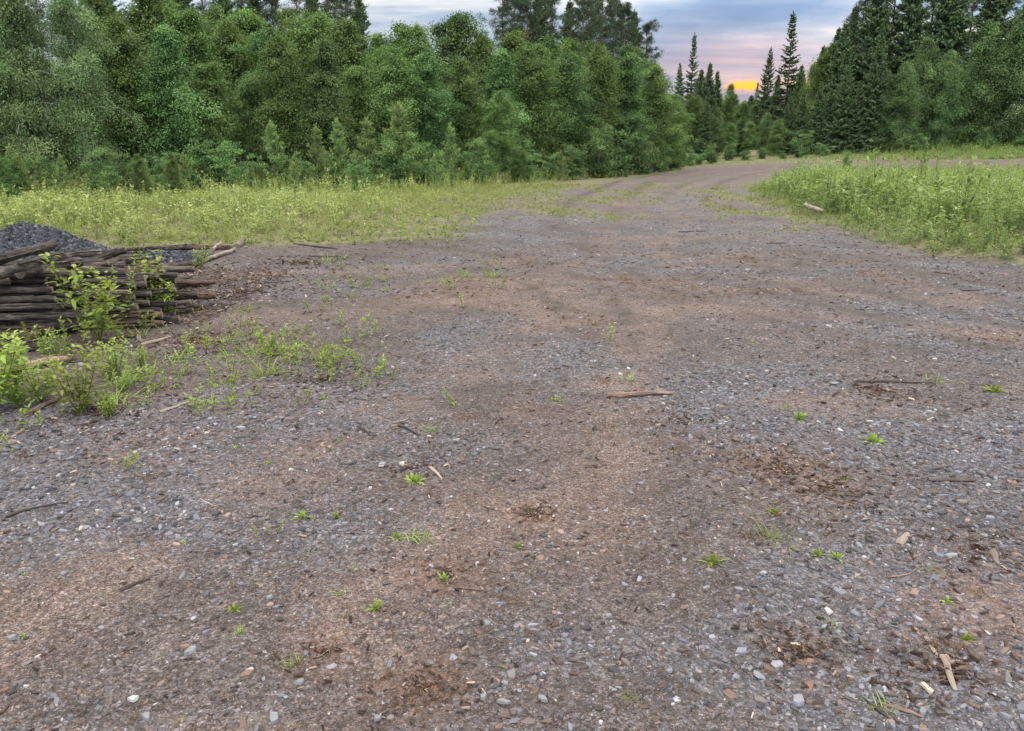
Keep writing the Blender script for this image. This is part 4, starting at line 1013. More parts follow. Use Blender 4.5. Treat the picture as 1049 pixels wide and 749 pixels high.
def spruce(seed, h, w, gap=.23, low=.02, dens=1.0, ragged=.2, tuftw=.075, expo=.85):
    rg = np.random.default_rng(seed); tr = MB(); cr = MB()
    P = twisty(h, rg, 8, .006); r0 = .0095 * h
    tr.tube(P, np.linspace(1, .06, 8) * r0, 8, .5)
    z = low * h; B_, D_, L_, T_, W_ = [], [], [], [], []
    while z < h * .985:
        f = 1 - z / h; nb = rg.integers(5, 9)
        for q in range(nb):
            az = rg.uniform(0, 2 * PI); L = w * (f ** expo) * rg.uniform(1 - ragged, 1 + ragged * .8) + .05
            if rg.random() < .06: continue
            el = R(-22 + 62 * (1 - f) ** 1.6 + rg.normal(0, 7)); m = 5; s = np.linspace(0, 1, m)
            C0 = np.array([np.interp(z, P[:, 2], P[:, k]) for k in range(3)])
            Pb = C0 + np.stack([np.cos(az) * np.cos(el) * L * s, np.sin(az) * np.cos(el) * L * s, np.sin(el) * L * s + .16 * L * s ** 2.5 - .06 * L * np.sin(PI * s)], 1)
            tr.tube(Pb, np.linspace(.16, .03, m) * r0 * (.4 + f), 3, .5, False)
            n = max(5, int(L / .05 * dens)); ss = rg.uniform(.12, 1, n)
            bp = np.stack([np.interp(ss, s, Pb[:, k]) for k in range(3)], 1)
            sd = rg.choice([-1, 1], n); a2 = az + sd * rg.uniform(.5, 1.25, n)
            d = np.stack([np.cos(a2), np.sin(a2), rg.normal(-.45, .25, n)], 1)
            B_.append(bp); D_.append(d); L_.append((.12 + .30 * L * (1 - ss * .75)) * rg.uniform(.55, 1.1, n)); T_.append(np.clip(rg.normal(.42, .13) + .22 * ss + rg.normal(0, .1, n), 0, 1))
            k2 = max(3, int(L / .16)); s2 = np.linspace(.15, 1, k2)      # foliage along the branch itself
            bp = np.stack([np.interp(s2, s, Pb[:, k]) for k in range(3)], 1)
            B_.append(bp); D_.append(np.tile([np.cos(az), np.sin(az), -.1], (k2, 1)) + rg.normal(0, .2, (k2, 3))); L_.append(np.full(k2, .22)); T_.append(np.clip(rg.normal(.55, .15, k2), 0, 1))
        z += gap * rg.uniform(.75, 1.25) * (.55 + .6 * f)
    n = 10; bp = np.stack([np.full(n, P[-1, 0]), np.full(n, P[-1, 1]), np.linspace(h * .96, h, n)], 1)
    B_.append(bp); D_.append(rg.normal(0, .5, (n, 3)) + (0, 0, 1)); L_.append(np.full(n, .14)); T_.append(np.full(n, .5))
    B = np.concatenate(B_); D = np.concatenate(D_); L = np.concatenate(L_); T = np.concatenate(T_)
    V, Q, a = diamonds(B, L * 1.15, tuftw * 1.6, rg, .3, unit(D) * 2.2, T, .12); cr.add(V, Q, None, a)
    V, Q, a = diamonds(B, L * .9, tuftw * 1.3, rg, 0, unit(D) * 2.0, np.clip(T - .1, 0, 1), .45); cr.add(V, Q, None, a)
    return tr, cr, h

def pine(seed, h, w, bare=.45, nlimb=42, ncl=7, per=85):
    rg = np.random.default_rng(seed); tr = MB(); cr = MB()
    P = twisty(h, rg, 10, .012); r0 = .0105 * h
    tr.tube(P, np.linspace(1, .2, 10) * r0, 8, .5)
    LC, LD, LT = [], [], []
    for q in range(nlimb):
        t = bare + (1 - bare) * (q + rg.random()) / nlimb; f = (t - bare) / (1 - bare)
        az = q * 2.4 + rg.normal(0, .5); L = w * (math.sin(PI * min(.95, .18 + .75 * f)) ** .7) * rg.uniform(.5, 1.15); el = R(5 + 40 * f + rg.normal(0, 14))
        C0 = np.array([np.interp(t * h * .98, P[:, 2], P[:, k]) for k in range(3)]); m = 5; s = np.linspace(0, 1, m)
        Pb = C0 + np.stack([np.cos(az) * np.cos(el) * L * s, np.sin(az) * np.cos(el) * L * s, np.sin(el) * L * s + .12 * L * s ** 2], 1); Pb[1:] += rg.normal(0, .05 * L, (m - 1, 3))
        tr.tube(Pb, np.linspace(.3, .07, m) * r0 * (1.1 - .6 * f), 4, .5, False)
        for c in range(ncl):
            sc = rg.uniform(.3, 1.05); cc = np.array([np.interp(sc, s, Pb[:, k]) for k in range(3)]) + rg.normal(0, .16 * L, 3) * (1, 1, .6)
            n = int(per * rg.uniform(.6, 1.3)); d = rg.normal(0, 1, (n, 3)); d[:, 2] += .5; d = unit(d); sg = rg.uniform(.10, .22)
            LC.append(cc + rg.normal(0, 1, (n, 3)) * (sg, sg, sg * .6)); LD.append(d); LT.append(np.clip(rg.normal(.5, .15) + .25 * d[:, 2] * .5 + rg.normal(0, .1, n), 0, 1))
            tr.tube(np.stack([np.array([np.interp(min(1, sc) * .85, s, Pb[:, k]) for k in range(3)]), cc]), [.05 * r0, .02 * r0], 3, .5, False)
    C = np.concatenate(LC); D = np.concatenate(LD); T = np.concatenate(LT)
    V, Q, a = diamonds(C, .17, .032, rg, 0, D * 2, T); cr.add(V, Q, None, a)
    return tr, cr, h

def young_pine(seed, h=2.4, w=.62):
    rg = np.random.default_rng(seed); tr = MB(); cr = MB()
    tr.tube(twisty(h, rg, 6, .008), np.linspace(.028, .006, 6) * h / 2.4, 6, .5)
    B_, D_, T_ = [], [], []
    nw = 8
    for k in range(nw):
        z = h * (.05 + .80 * k / (nw - 1)); L = w * (1.05 - .78 * k / (nw - 1))
        for q in range(rg.integers(6, 9)):
            az = rg.uniform(0, 6.28); el = R(22 + 35 * k / nw + rg.normal(0, 7)); Lb = L * rg.uniform(.45, 1.25); m = 4; s = np.linspace(0, 1, m)
            Pb = np.array([0, 0, z]) + np.stack([np.cos(az) * np.cos(el) * Lb * s, np.sin(az) * np.cos(el) * Lb * s, np.sin(el) * Lb * s + .2 * Lb * s ** 2], 1)
            tr.tube(Pb, [.009, .007, .005, .003], 3, .5, False)
            n = int(95 * Lb + 12); ss = rg.uniform(.15, 1.08, n); bp = np.stack([np.interp(ss, s, Pb[:, j]) for j in range(3)], 1) + rg.normal(0, .028, (n, 3))
            d = rg.normal(0, .7, (n, 3)) + unit(Pb[-1:] - Pb[:1]) + (0, 0, .4); B_.append(bp); D_.append(d); T_.append(np.clip(.3 + .4 * ss + rg.normal(0, .12, n), 0, 1))
    n = 90; bp = np.stack([rg.normal(0, .015, n), rg.normal(0, .015, n), h * rg.uniform(.82, 1, n)], 1); B_.append(bp); D_.append(rg.normal(0, .5, (n, 3)) + (0, 0, 1.2)); T_.append(np.full(n, .85))
    V, Q, a = diamonds(np.concatenate(B_), .12, .026, rg, 0, unit(np.concatenate(D_)) * 2, np.concatenate(T_)); cr.add(V, Q, None, a)
    return tr, cr, h

def shrub(seed, h=2.0, w=1.1, nleaf=5200, ell=(.085, .04)):
    rg = np.random.default_rng(seed); tr = MB(); cr = MB(); LC, LT = [], []
    ns = rg.integers(8, 13)
    for q in range(ns):
        az = rg.uniform(0, 6.28); le = rg.uniform(.1, .75); hh = h * rg.uniform(.35, 1.05) * (1.08 - .25 * le); m = 6; t = np.linspace(0, 1, m)
        Pb = np.stack([np.cos(az) * le * w * t ** 1.2, np.sin(az) * le * w * t ** 1.2, t * hh], 1); Pb[1:] += rg.normal(0, .04, (m - 1, 3))
        tr.tube(Pb, np.linspace(.018, .004, m), 4, .5, False)
        for c in range(9):
            sc = rg.uniform(.12, 1.0); cc = np.array([np.interp(sc, t, Pb[:, k]) for k in range(3)]) + rg.normal(0, .24, 3) * (w, w, .7) * (1.15 - .6 * sc); n = nleaf // (ns * 9)
            LC.append(cc + rg.normal(0, 1, (n, 3)) * (.13, .13, .06) * rg.uniform(.5, 1.3)); LT.append(np.clip(.22 + .45 * sc + rg.normal(0, .13) + rg.normal(0, .07, n), 0, 1))
    C = np.concatenate(LC); k = C[:, 2] > .05
    ax = rg.normal(0, 1, (k.sum(), 3)) + (0, 0, .8)
    V, Q, a = diamonds(C[k], *ell, rg, .5, ax, np.concatenate(LT)[k]); cr.add(V, Q, None, a)
    return tr, cr, h

KINDS = {}
def reg(kind, variants, trunk, crown, name, crown_name='crown'):
    KINDS[kind] = ([(t.mesh('trunk', trunk, True), c.mesh('crown', crown), h) for t, c, h in variants], name, crown_name)
reg('birch', [broadleaf(400 + k, 7.5, (1.7, 2.0, 1.55, 1.9, 1.75)[k], 42000, (.04, .18, .10, .24, .08)[k], (.10, .066), stems=(1, 2, 1, 1, 2)[k], sig=.30, prof=(.75, .65, .9, .6, .8)[k], nlimb=92) for k in range(5)], M_BTRUNK, M_BIRCH, 'birch_tree')
reg('aspen', [broadleaf(420 + k, 8, (1.8, 2.1, 1.6, 1.9)[k], 40000, .04, (.105, .078), sig=.34, prof=(.6, .9, .5, .8)[k], nlimb=88) for k in range(4)], M_GTRUNK, M_ASPEN, 'aspen_tree')
reg('weeping', [broadleaf(440 + k, 10, 2.7, 56000, .03, (.095, .05), droop=.45, nlimb=100, sig=.28) for k in range(3)], M_BTRUNK, M_WEEP, 'weeping_birch')
reg('tallbirch', [broadleaf(460 + k, 14, 2.7, 40000, .05, (.16, .10), droop=.32, nlimb=110, sig=.42, prof=.8) for k in range(3)], M_BTRUNK, M_BIRCH, 'birch_tree')
reg('backlit', [broadleaf(470 + k, 11, (2.3, 2.7, 2.0, 2.5)[k], 40000, .04, (.135, .085), droop=.32, nlimb=105, sig=.38, prof=(.7, .6, .85, .8)[k]) for k in range(4)], M_BTRUNK, M_BIRCH_BACKLIT, 'birch_tree')
reg('spruce', [spruce(480 + k, 15, (2.5, 3.0, 3.3, 2.7)[k], tuftw=.10, expo=.85, ragged=.3) for k in range(4)], M_STRUNK, M_SPRUCE, 'spruce_tree')
reg('spire', [spruce(500, 16, 3.3, .50, .02, .9, .5, .11, 1.0), spruce(501, 15, 1.7, .42, .02, 1.0, .5, .10, .95), spruce(502, 15, 2.5, .46, .02, .9, .5, .11, 1.0)], M_STRUNK, M_SPRUCE, 'spruce_tree')
reg('pine', [pine(520 + k, 16, 2.3, (.42, .52, .35)[k]) for k in range(3)], M_PTRUNK, M_PINE, 'pine_tree')
reg('smallspruce', [spruce(540 + k, 5, 1.25, .2, .02, 1.1, .2, .06) for k in range(2)], M_STRUNK, M_SPRUCE, 'spruce_tree')
reg('youngpine', [young_pine(560 + k) for k in range(4)], M_GTRUNK, M_YPINE, 'young_pine')
reg('willow', [shrub(580 + k, 2.0, 1.15, 5600) for k in range(4)], M_GTRUNK, M_WILLOW, 'willow_shrub', 'foliage')
reg('darkbush', [shrub(600 + k, 2.2, 1.2, 5200, (.09, .06)) for k in range(3)], M_GTRUNK, M_ASPEN, 'alder_shrub', 'foliage')
COUNT = {}
rt_ = random.Random(11)
def tree(kind, x, y, h, label, cat, group, wide=1.0):
    vs, name, cn = KINDS[kind]; c = COUNT[kind] = COUNT.get(kind, -1) + 1
    tm, cm, h0 = vs[c % len(vs)]
    root = link(name, None, loc=(x, y, g1(x, y) - .03), rot=(0, 0, rt_.uniform(0, 6.28))); s = h / h0
    root.scale = (s * wide, s * wide, s)
    tag(root, label, cat, group)
    link('trunk' if cn == 'crown' else 'stems', tm, root); link(cn, cm, root)
    return root

def row(entries, place, grp, cats={}):
    """entries px, Y, top py, kind, look; one label each, counted from the left among its kind"""
    E = sorted(entries); n = {}
    for px, Y, tp, kind, look, *wd in E:
        if kind in ('willow', 'darkbush', 'youngpine'): px += rt_.uniform(-5, 5); Y += rt_.uniform(-.6, .6); tp += rt_.uniform(-9, 9)
        x = x_of(px, Y); h = h_of(tp, Y) - g1(x, Y)
        word = {'birch': 'birch', 'aspen': 'aspen', 'weeping': 'weeping birch', 'tallbirch': 'birch', 'backlit': 'birch', 'spruce': 'spruce', 'spire': 'spruce', 'pine': 'pine', 'smallspruce': 'small spruce', 'youngpine': 'young pine', 'willow': 'willow bush', 'darkbush': 'alder bush'}[kind]
        if -20 < px < 1070:
            n[0] = n.get(0, 0) + 1; lab = f"{look} {word}, {ORD[n[0]]} from the left {place}"; g = grp
        else:
            lab = f"{word} just out of view {place}"; g = f"{word} beyond the {'left' if px < 0 else 'right'} side"
        tree(kind, x, Y, h, lab, cats.get(kind, 'shrub' if kind in ('willow', 'darkbush') else 'tree'), g, *(wd or (1.0,)))

# front edge of the left wood
row([(-150, 26, -100, 'weeping', 'pale'), (-90, 28, -90, 'weeping', 'pale'), (-30, 28, -70, 'weeping', 'pale high'), (35, 30, -60, 'weeping', 'broad pale'), (92, 31, -25, 'weeping', 'pale drooping'),
     (138, 33, 14, 'birch', 'slender'), (180, 33, 25, 'aspen', 'rounded green'), (222, 34.5, 62, 'birch', 'lower shaded'), (262, 36, 78, 'aspen', 'low shaded'), (298, 35, 36, 'birch', 'narrow topped'),
     (338, 35.5, 38, 'aspen', 'round headed'), (372, 38, 66, 'birch', 'shorter'), (404, 37, 46, 'birch', 'leafy'), (440, 38, 52, 'aspen', 'fresh green'), (478, 40, 58, 'birch', 'light crowned'),
     (512, 41, 50, 'aspen', 'bushy'), (545, 42, 42, 'birch', 'upright'), (578, 43, 50, 'aspen', 'dense'), (610, 45, 46, 'birch', 'tall crowned'), (640, 46, 56, 'aspen', 'dense dark'), (664, 48, 66, 'birch', 'rounded'), (684, 52, 96, 'birch', 'last low')],
    'along the front edge of the left wood', 'front trees of the left wood')
# second row
row([(-60, 36, -80, 'tallbirch', 'high'), (15, 38, -70, 'tallbirch', 'high'), (110, 40, -30, 'tallbirch', 'high'), (165, 42, -12, 'birch', 'tall thin'), (205, 42, 8, 'birch', 'dark'), (250, 44, 22, 'birch', 'thin topped'),
     (188, 46, -8, 'tallbirch', 'tall'), (235, 48, -2, 'tallbirch', 'tall'), (270, 47, 8, 'birch', 'lean'), (306, 49, 2, 'tallbirch', 'tall'), (340, 50, 8, 'tallbirch', 'high'), (285, 43, 28, 'aspen', 'dark'), (322, 46, 16, 'birch', 'tall'), (356, 46, 20, 'birch', 'tall'), (392, 48, 34, 'aspen', 'dark'), (425, 47, 22, 'birch', 'pointed'), (462, 50, 10, 'aspen', 'round high'), (495, 52, 34, 'birch', 'plain'),
     (530, 54, 30, 'birch', 'plain'), (565, 55, 36, 'aspen', 'plain'), (600, 57, 40, 'birch', 'plain'), (640, 58, 45, 'aspen', 'plain'), (668, 62, 62, 'birch', 'far')],
    'in the second rank of the left wood', 'second rank of the left wood')
# conifers standing over it
row([(60, 52, -60, 'pine', 'tall dark'), (130, 56, -50, 'spruce', 'tall dark'), (185, 50, -50, 'pine', 'tall dark'), (225, 54, -35, 'pine', 'tall'), (205, 58, -50, 'spruce', 'tall'), (245, 55, -30, 'spruce', 'tall'), (262, 60, -20, 'pine', 'tall'), (276, 58, -25, 'spruce', 'thin'), (330, 60, -25, 'spruce', 'tall'), (360, 57, -10, 'pine', 'tall'), (290, 56, -8, 'pine', 'thin'), (318, 52, -30, 'pine', 'tall'), (345, 55, -40, 'pine', 'dark'),
     (375, 62, -8, 'spruce', 'pointed'), (515, 58, -12, 'pine', 'dark crowned'), (540, 60, -20, 'pine', 'dark crowned'), (564, 62, -8, 'pine', 'thin'), (592, 58, -25, 'pine', 'dense crowned'), (615, 60, -15, 'pine', 'dense crowned'), (636, 62, 4, 'pine', 'ragged'), (655, 64, 22, 'pine', 'lopsided'),
     (580, 66, 0, 'spruce', 'hidden'), (527, 64, -5, 'pine', 'tall'), (552, 66, -15, 'spruce', 'dark'), (604, 65, -10, 'pine', 'dark'), (626, 66, -12, 'pine', 'dark'), (646, 68, 10, 'spruce', 'dark')],
    'standing over the left wood', 'conifers standing over the left wood')
# far end, under the sunset
row([(670, 88, 86, 'spruce', 'mid high'), (692, 100, 64, 'spire', 'dark needle-thin'), (704, 100, 34, 'spire', 'tall dark pointed'), (713, 98, 70, 'spruce', 'dark'), (721, 96, 64, 'spruce', 'dark'), (730, 98, 72, 'spruce', 'dark'), (740, 102, 84, 'tallbirch', 'hazy'),
     (749, 106, 96, 'spruce', 'low', 1.5), (757, 104, 104, 'aspen', 'low round', 1.3), (765, 108, 97, 'spruce', 'low', 1.5), (773, 106, 102, 'aspen', 'low round', 1.3), (770, 112, 84, 'spire', 'thin'), (780, 96, 48, 'spire', 'needle-thin'), (800, 90, 12, 'spire', 'tallest black', 1.25), (790, 92, 76, 'spruce', 'dark'),
     (812, 88, 74, 'spruce', 'dark full'), (825, 86, 62, 'tallbirch', 'greyish'), (813, 90, 66, 'spruce', 'plain dark'), (833, 84, 46, 'spruce', 'higher dark'), (786, 102, 98, 'spruce', 'low', 1.5), (806, 100, 92, 'tallbirch', 'dull')],
    'at the far end under the sunset', 'trees at the far end under the sunset')
row([(676, 76, 100, 'backlit', 'dull'), (692, 75, 104, 'backlit', 'pale'), (706, 74, 96, 'birch', 'rounded'), (720, 73, 104, 'spruce', 'full dark', 1.3), (731, 74, 108, 'backlit', 'pale'), (746, 73, 126, 'birch', 'small pale'), (757, 76, 118, 'spruce', 'low dark', 1.5), (767, 73, 124, 'birch', 'pointed'), (782, 76, 114, 'backlit', 'dull'), (793, 73, 122, 'birch', 'pale'),
     (804, 75, 98, 'spruce', 'full', 1.1), (817, 74, 94, 'spruce', 'full dark', 1.1), (833, 73, 84, 'spruce', 'full dark', 1.1)],
    'in front of the far end trees', 'lower trees in front of the far end')
# right wood
row([(838, 80, 44, 'birch', 'grey leaved'), (846, 82, 28, 'spruce', 'full'), (860, 84, 5, 'spruce', 'tall'),  (852, 78, 22, 'spruce', 'narrow'), (866, 80, -14, 'pine', 'tall'), (880, 78, -40, 'spruce', 'tall dark'), (896, 80, -50, 'pine', 'tall dark'), (915, 78, -50, 'spruce', 'tall dark'), (935, 80, -50, 'pine', 'tall dark'), (952, 78, -60, 'spruce', 'tall dark'), (975, 82, -40, 'pine', 'tall dark'), (1000, 80, -70, 'spruce', 'tall dark'), (1030, 82, -60, 'pine', 'tall dark'), (1060, 80, -70, 'spruce', 'tall dark'), (1100, 80, -60, 'pine', 'tall'),
     (1140, 78, -60, 'spruce', 'tall')],
    'in the rear of the right wood', 'rear trees of the right wood')
row([(845, 73, 92, 'smallspruce', 'dark'), (858, 72, 66, 'spruce', 'dark full'), (872, 71, 82, 'spruce', 'dark full'), (888, 71, 34, 'spruce', 'tall narrow'), (902, 71, 70, 'backlit', 'dark'), (918, 70, 60, 'backlit', 'drooping'), (938, 72, 34, 'backlit', 'narrow'), (958, 71, 50, 'backlit', 'dark'), (985, 72, 18, 'backlit', 'dark'), (1005, 71, 62, 'backlit', 'dark'), (1028, 71, -8, 'backlit', 'pale high'), (1052, 71, -40, 'weeping', 'pale'), (1085, 71, -40, 'backlit', 'pale'), (1130, 70, -40, 'backlit', 'pale'), (1170, 69, -40, 'backlit', 'pale')],
    'along the front edge of the right wood', 'front trees of the right wood')
# bushes at the foot of the left wood
row([(-60, 24, 128, 'willow', 'bright'), (-15, 25, 140, 'youngpine', 'bright'), (22, 26, 140, 'youngpine', 'bright'), (45, 27, 152, 'willow', 'yellowish'), (72, 26.5, 150, 'youngpine', 'slim'), (100, 27.5, 148, 'willow', 'dull'), (125, 28, 140, 'willow', 'tall fresh'), (150, 28, 158, 'willow', 'low'), (176, 28.5, 142, 'willow', 'round'), (205, 29, 134, 'darkbush', 'dark round'), (232, 29.5, 140, 'darkbush', 'dark'), (250, 29, 150, 'willow', 'light'), (268, 29, 152, 'youngpine', 'short'), (284, 29.5, 122, 'youngpine', 'tallest bright'), (302, 30, 150, 'darkbush', 'low'), (326, 30, 132, 'youngpine', 'bright'), (345, 30.5, 148, 'willow', 'low'), (354, 31, 118, 'youngpine', 'slim dark'),
     (382, 31, 118, 'youngpine', 'full grey-green', 1.25), (412, 31, 98, 'youngpine', 'largest full', 1.35), (398, 31.5, 122, 'willow', 'grey-green'), (438, 32.5, 142, 'willow', 'low'), (462, 34, 120, 'youngpine', 'slim'), (485, 34.5, 146, 'willow', 'low'), (512, 36, 92, 'birch', 'small bushy'), (540, 37, 140, 'darkbush', 'dark'), (566, 38, 146, 'willow', 'low'), (590, 39.5, 140, 'darkbush', 'dark'), (612, 41, 132, 'darkbush', 'big dark'), (632, 42.5, 128, 'darkbush', 'tall dark'),
     (652, 46, 140, 'willow', 'greyish'), (668, 49, 134, 'willow', 'grey-green broad'), (684, 52, 136, 'willow', 'grey-green broad'), (694, 57, 146, 'willow', 'low grey-green')],
    'at the foot of the left wood', 'bushes at the foot of the left wood')
for k in range(34):
    px = rt_.uniform(-40, 640); Y = np.interp(px, [-40, 300, 480, 640], [24.5, 27.5, 33, 42]) + rt_.uniform(-2.2, 1.2)
    kd = rt_.choice(['willow', 'youngpine', 'youngpine', 'birch'])
    tree(kd, x_of(px, Y), Y, rt_.uniform(.7, 1.45) * (1.25 if kd == 'birch' else 1), 'young sapling standing in the tall weeds along the back of the left clearing', 'sapling', 'saplings along the back of the left clearing', rt_.uniform(.8, 1.2))
row([(866, 52, 142, 'willow', 'lone pale', .6), (893, 69.5, 146, 'darkbush', 'dark'), (934, 68.5, 142, 'willow', 'spreading', 1.4), (966, 69, 138, 'darkbush', 'dark'), (1004, 69, 132, 'willow', 'green'), (1040, 68, 136, 'willow', 'pale', 1.5), (1078, 68, 126, 'willow', 'pale'),
     (948, 44, 150, 'youngpine', 'stray', .7), (702, 61, 144, 'willow', 'grey-green', 1.2), (714, 62.5, 152, 'willow', 'low spreading', 1.5), (726, 65, 148, 'darkbush', 'far dark'), (737, 66, 156, 'willow', 'small'), (748, 68, 142, 'darkbush', 'far tall'), (761, 68, 152, 'willow', 'far low', 1.5), (775, 69, 146, 'darkbush', 'far dark'), (797, 69, 152, 'willow', 'far low', 1.4), (822, 69, 140, 'darkbush', 'far dark'), (843, 70, 150, 'willow', 'far low', 1.5)],
    'at the foot of the right wood', 'bushes at the foot of the right wood')
# the depth of the woods, where nothing tells one tree from the next
for k in range(34):
    Y = rt_.uniform(46, 66); px = rt_.uniform(-60, 640)
    tree(rt_.choice(['birch', 'aspen', 'spruce']), x_of(px, Y), Y, rt_.uniform(5.0, 7.0), 'shaded tree half hidden deep inside the left wood', 'tree', 'hidden trees deep inside the left wood')
for k in range(30):
    Y = rt_.uniform(84, 105); px = rt_.uniform(840, 1160)
    tree(rt_.choice(['spruce', 'pine', 'tallbirch']), x_of(px, Y), Y, rt_.uniform(6, 15) if px > 880 else rt_.uniform(6, 9), 'shaded tree half hidden deep inside the right wood', 'tree', 'hidden trees deep inside the right wood')
for k in range(24):
    Y = rt_.uniform(110, 135); px = rt_.uniform(670, 860)
    tree('spruce', x_of(px, Y), Y, rt_.uniform(6.2, 8.0), 'dim low spruce in the far ground behind the sunset trees', 'tree', 'dim far spruces', 2.0)

# ------------------------------------------------------------------ sky, sun
SUN_AZ, SUN_EL = R(15.6), R(3.6)
sdir = Vector((math.sin(SUN_AZ) * math.cos(SUN_EL), math.cos(SUN_AZ) * math.cos(SUN_EL), math.sin(SUN_EL)))
w = bpy.data.worlds.new('World'); scene.world = w; w.use_nodes = True
t = NT.__new__(NT); t.t = w.node_tree; t.t.nodes.clear()
wo = t.n('ShaderNodeOutputWorld'); bg = t.n('ShaderNodeBackground'); t.l(bg.outputs[0], wo.inputs[0])
sky = t.n('ShaderNodeTexSky', sky_type='NISHITA', sun_disc=False, sun_elevation=SUN_EL, sun_rotation=SUN_AZ)
tc = t.n('ShaderNodeTexCoord'); D = tc.outputs['Generated']
sp = t.n('ShaderNodeSeparateXYZ'); t.l(D, sp.inputs[0]); dx, dy, dz = sp.outputs
up = t.math('MAXIMUM', dz, 0.0)
inv = t.math('DIVIDE', 1.0, t.math('ADD', up, .10))
cv = t.n('ShaderNodeCombineXYZ'); t.l(t.math('MULTIPLY', dx, inv), cv.inputs[0]); t.l(t.math('MULTIPLY', dy, inv), cv.inputs[1])
n1 = t.noise(.75, 6, .55, cv.outputs[0]); 
mp = t.n('ShaderNodeMapping'); t.l(cv.outputs[0], mp.inputs[0]); mp.inputs['Scale'].default_value = (.55, 1.5, 1); mp.inputs['Location'].default_value = (3.1, 1.7, 0)
n2 = t.noise(1.1, 6, .6, mp.outputs[0])
cl = t.ramp(n1, [(.34, (2.1, 3.15, 4.7)), (.48, (2.8, 3.95, 5.6)), (.58, (5.2, 5.9, 6.9)), (.68, (9.5, 9.2, 8.4))])
cl2 = t.ramp(n2, [(.40, (.80, .83, .9)), (.55, (1, 1, 1)), (.68, (1.45, 1.38, 1.25))])
cl = t.mix(1.0, cl, cl2, 'MULTIPLY')
# overcast: brighter overhead, and sky behind the camera boosted to light the tree fronts
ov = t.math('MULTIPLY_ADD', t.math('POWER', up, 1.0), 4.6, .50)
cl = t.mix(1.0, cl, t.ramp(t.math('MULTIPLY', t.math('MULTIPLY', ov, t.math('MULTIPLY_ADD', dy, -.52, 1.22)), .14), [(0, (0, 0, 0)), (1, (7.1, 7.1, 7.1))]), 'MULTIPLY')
# neutral white cloud overhead
neu = t.n('ShaderNodeRGBToBW'); t.l(cl, neu.inputs[0])
cw_ = t.n('ShaderNodeCombineColor'); 
for q_, f_ in enumerate((1.06, 1.0, .93)): t.l(t.math('MULTIPLY', neu.outputs[0], f_), cw_.inputs[q_])
cl = t.mix(t.math('MULTIPLY_ADD', up, 3.0, -.5, clamp=True), cl, cw_.outputs[0])
# light around the setting sun
dt = t.n('ShaderNodeVectorMath', operation='DOT_PRODUCT'); t.l(D, dt.inputs[0]); dt.inputs[1].default_value = sdir
dot = t.math('MAXIMUM', dt.outputs['Value'], 0.0)
lowf = t.math('EXPONENT', t.math('MULTIPLY', t.math('POWER', t.math('DIVIDE', t.math('SUBTRACT', dz, .085), .045), 2.0), -1.0))
pinkf = t.math('MULTIPLY', t.math('MULTIPLY', lowf, t.math('POWER', dot, 110.0)), t.math('MULTIPLY_ADD', n2, 3.2, -1.05, clamp=True))
cl = t.mix(t.math('MULTIPLY', pinkf, .95), cl, (4.9, 3.4, 3.5))
elev = t.math('DIVIDE', t.math('SUBTRACT', dz, math.sin(R(3.75))), .0085)
band = t.math('EXPONENT', t.math('MULTIPLY', t.math('MULTIPLY', elev, elev), -1.0))
azs = t.math('SUBTRACT', t.math('ARCTAN2', dx, dy), R(24.8))
azf = t.math('EXPONENT', t.math('MULTIPLY', t.math('POWER', t.math('ABSOLUTE', t.math('DIVIDE', azs, R(6.0))), 4.0), -1.0))
glow = t.math('MULTIPLY', band, azf)
cl = t.mix(t.math('MULTIPLY', glow, .55, clamp=True), cl, (6.5, 3.0, 1.5))
glow2 = t.math('MULTIPLY', t.math('MULTIPLY', t.math('POWER', band, 1.5), azf), t.math('MULTIPLY_ADD', n2, 5.0, -1.5, clamp=True))
cl = t.mix(t.math('MULTIPLY', glow2, .9, clamp=True), cl, (11.0, 5.2, .45))
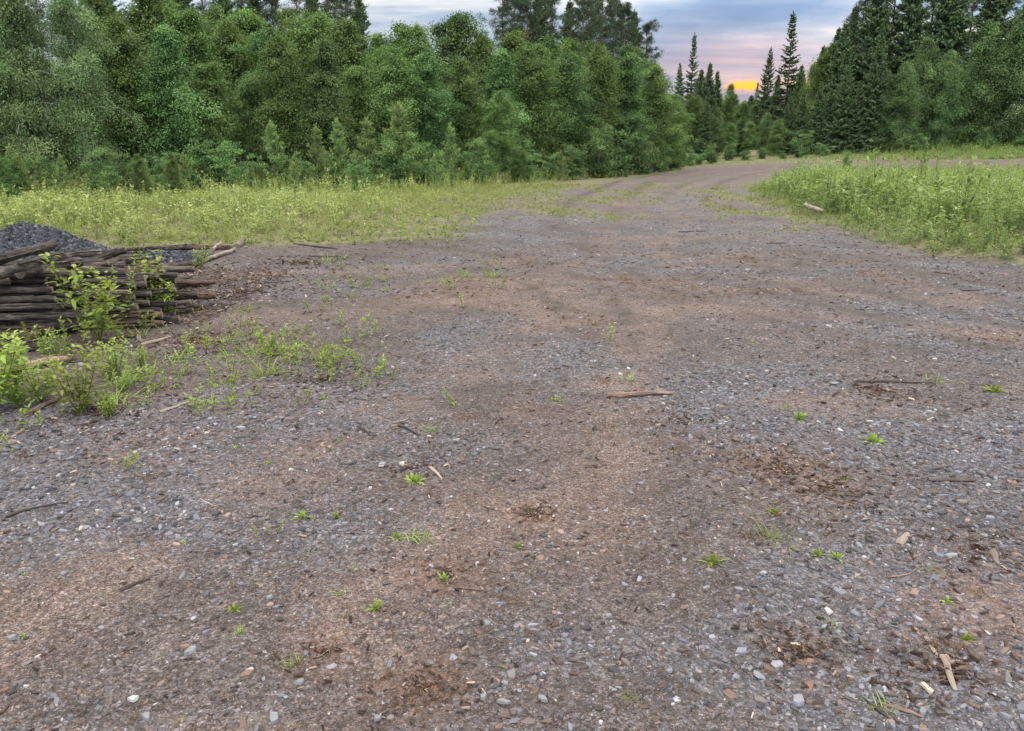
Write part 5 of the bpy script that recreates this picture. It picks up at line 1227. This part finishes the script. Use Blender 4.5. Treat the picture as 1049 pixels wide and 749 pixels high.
hs_ = t.math('ADD', t.math('POWER', t.math('DIVIDE', t.math('SUBTRACT', t.math('ARCTAN2', dx, dy), R(15.6)), R(.95)), 2.0), t.math('POWER', t.math('DIVIDE', t.math('SUBTRACT', dz, math.sin(R(3.75))), .0052), 2.0))
hot = t.math('MULTIPLY', t.math('EXPONENT', t.math('MULTIPLY', hs_, -1.0)), t.math('MULTIPLY_ADD', t.noise(85, 4, .7, D), 3.6, -1.0, clamp=True))
cl = t.mix(t.math('MULTIPLY', hot, 1.6, clamp=True), cl, (12.0, 4.4, .28))
# cream light low in the left sky
azl = t.math('MULTIPLY', t.math('EXPONENT', t.math('MULTIPLY', t.math('POWER', t.math('DIVIDE', t.math('SUBTRACT', t.math('ARCTAN2', dx, dy), R(-9)), R(10)), 2.0), -1.0)), t.math('EXPONENT', t.math('MULTIPLY', t.math('POWER', t.math('DIVIDE', t.math('SUBTRACT', dz, .172), .045), 2.0), -1.0)))
cl = t.mix(t.math('MULTIPLY', azl, t.math('MULTIPLY_ADD', n2, 3.5, -1.1, clamp=True)), cl, (8.6, 7.9, 6.6))
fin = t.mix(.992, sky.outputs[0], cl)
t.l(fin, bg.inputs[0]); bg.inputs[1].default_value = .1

sl_ = bpy.data.lights.new('sun', 'SUN'); sl_.energy = .6; sl_.angle = R(14); sl_.color = (1, .78, .55)
so = bpy.data.objects.new('sun', sl_); COL.objects.link(so); so.rotation_euler = sdir.to_track_quat('Z', 'Y').to_euler(); so.location = (10, 30, 30)

# ------------------------------------------------------------------ camera
cam = bpy.data.cameras.new('camera'); cam.sensor_width = 36; cam.lens = 36 * FPX / 1049; cam.clip_end = 2000; cam.clip_start = .05
co = bpy.data.objects.new('camera', cam); COL.objects.link(co); co.location = (0, 0, CAM_H); co.rotation_euler = (PI / 2 - PITCH, 0, 0)
scene.camera = co
vs = scene.view_settings; scene.display_settings.display_device = 'sRGB'
vs.view_transform = 'Standard'; vs.look = 'None'; vs.exposure = 0.8; vs.gamma = 1.0; vs.use_curve_mapping = False
scene.cycles.max_bounces = 6; scene.cycles.diffuse_bounces = 3; scene.cycles.transmission_bounces = 3
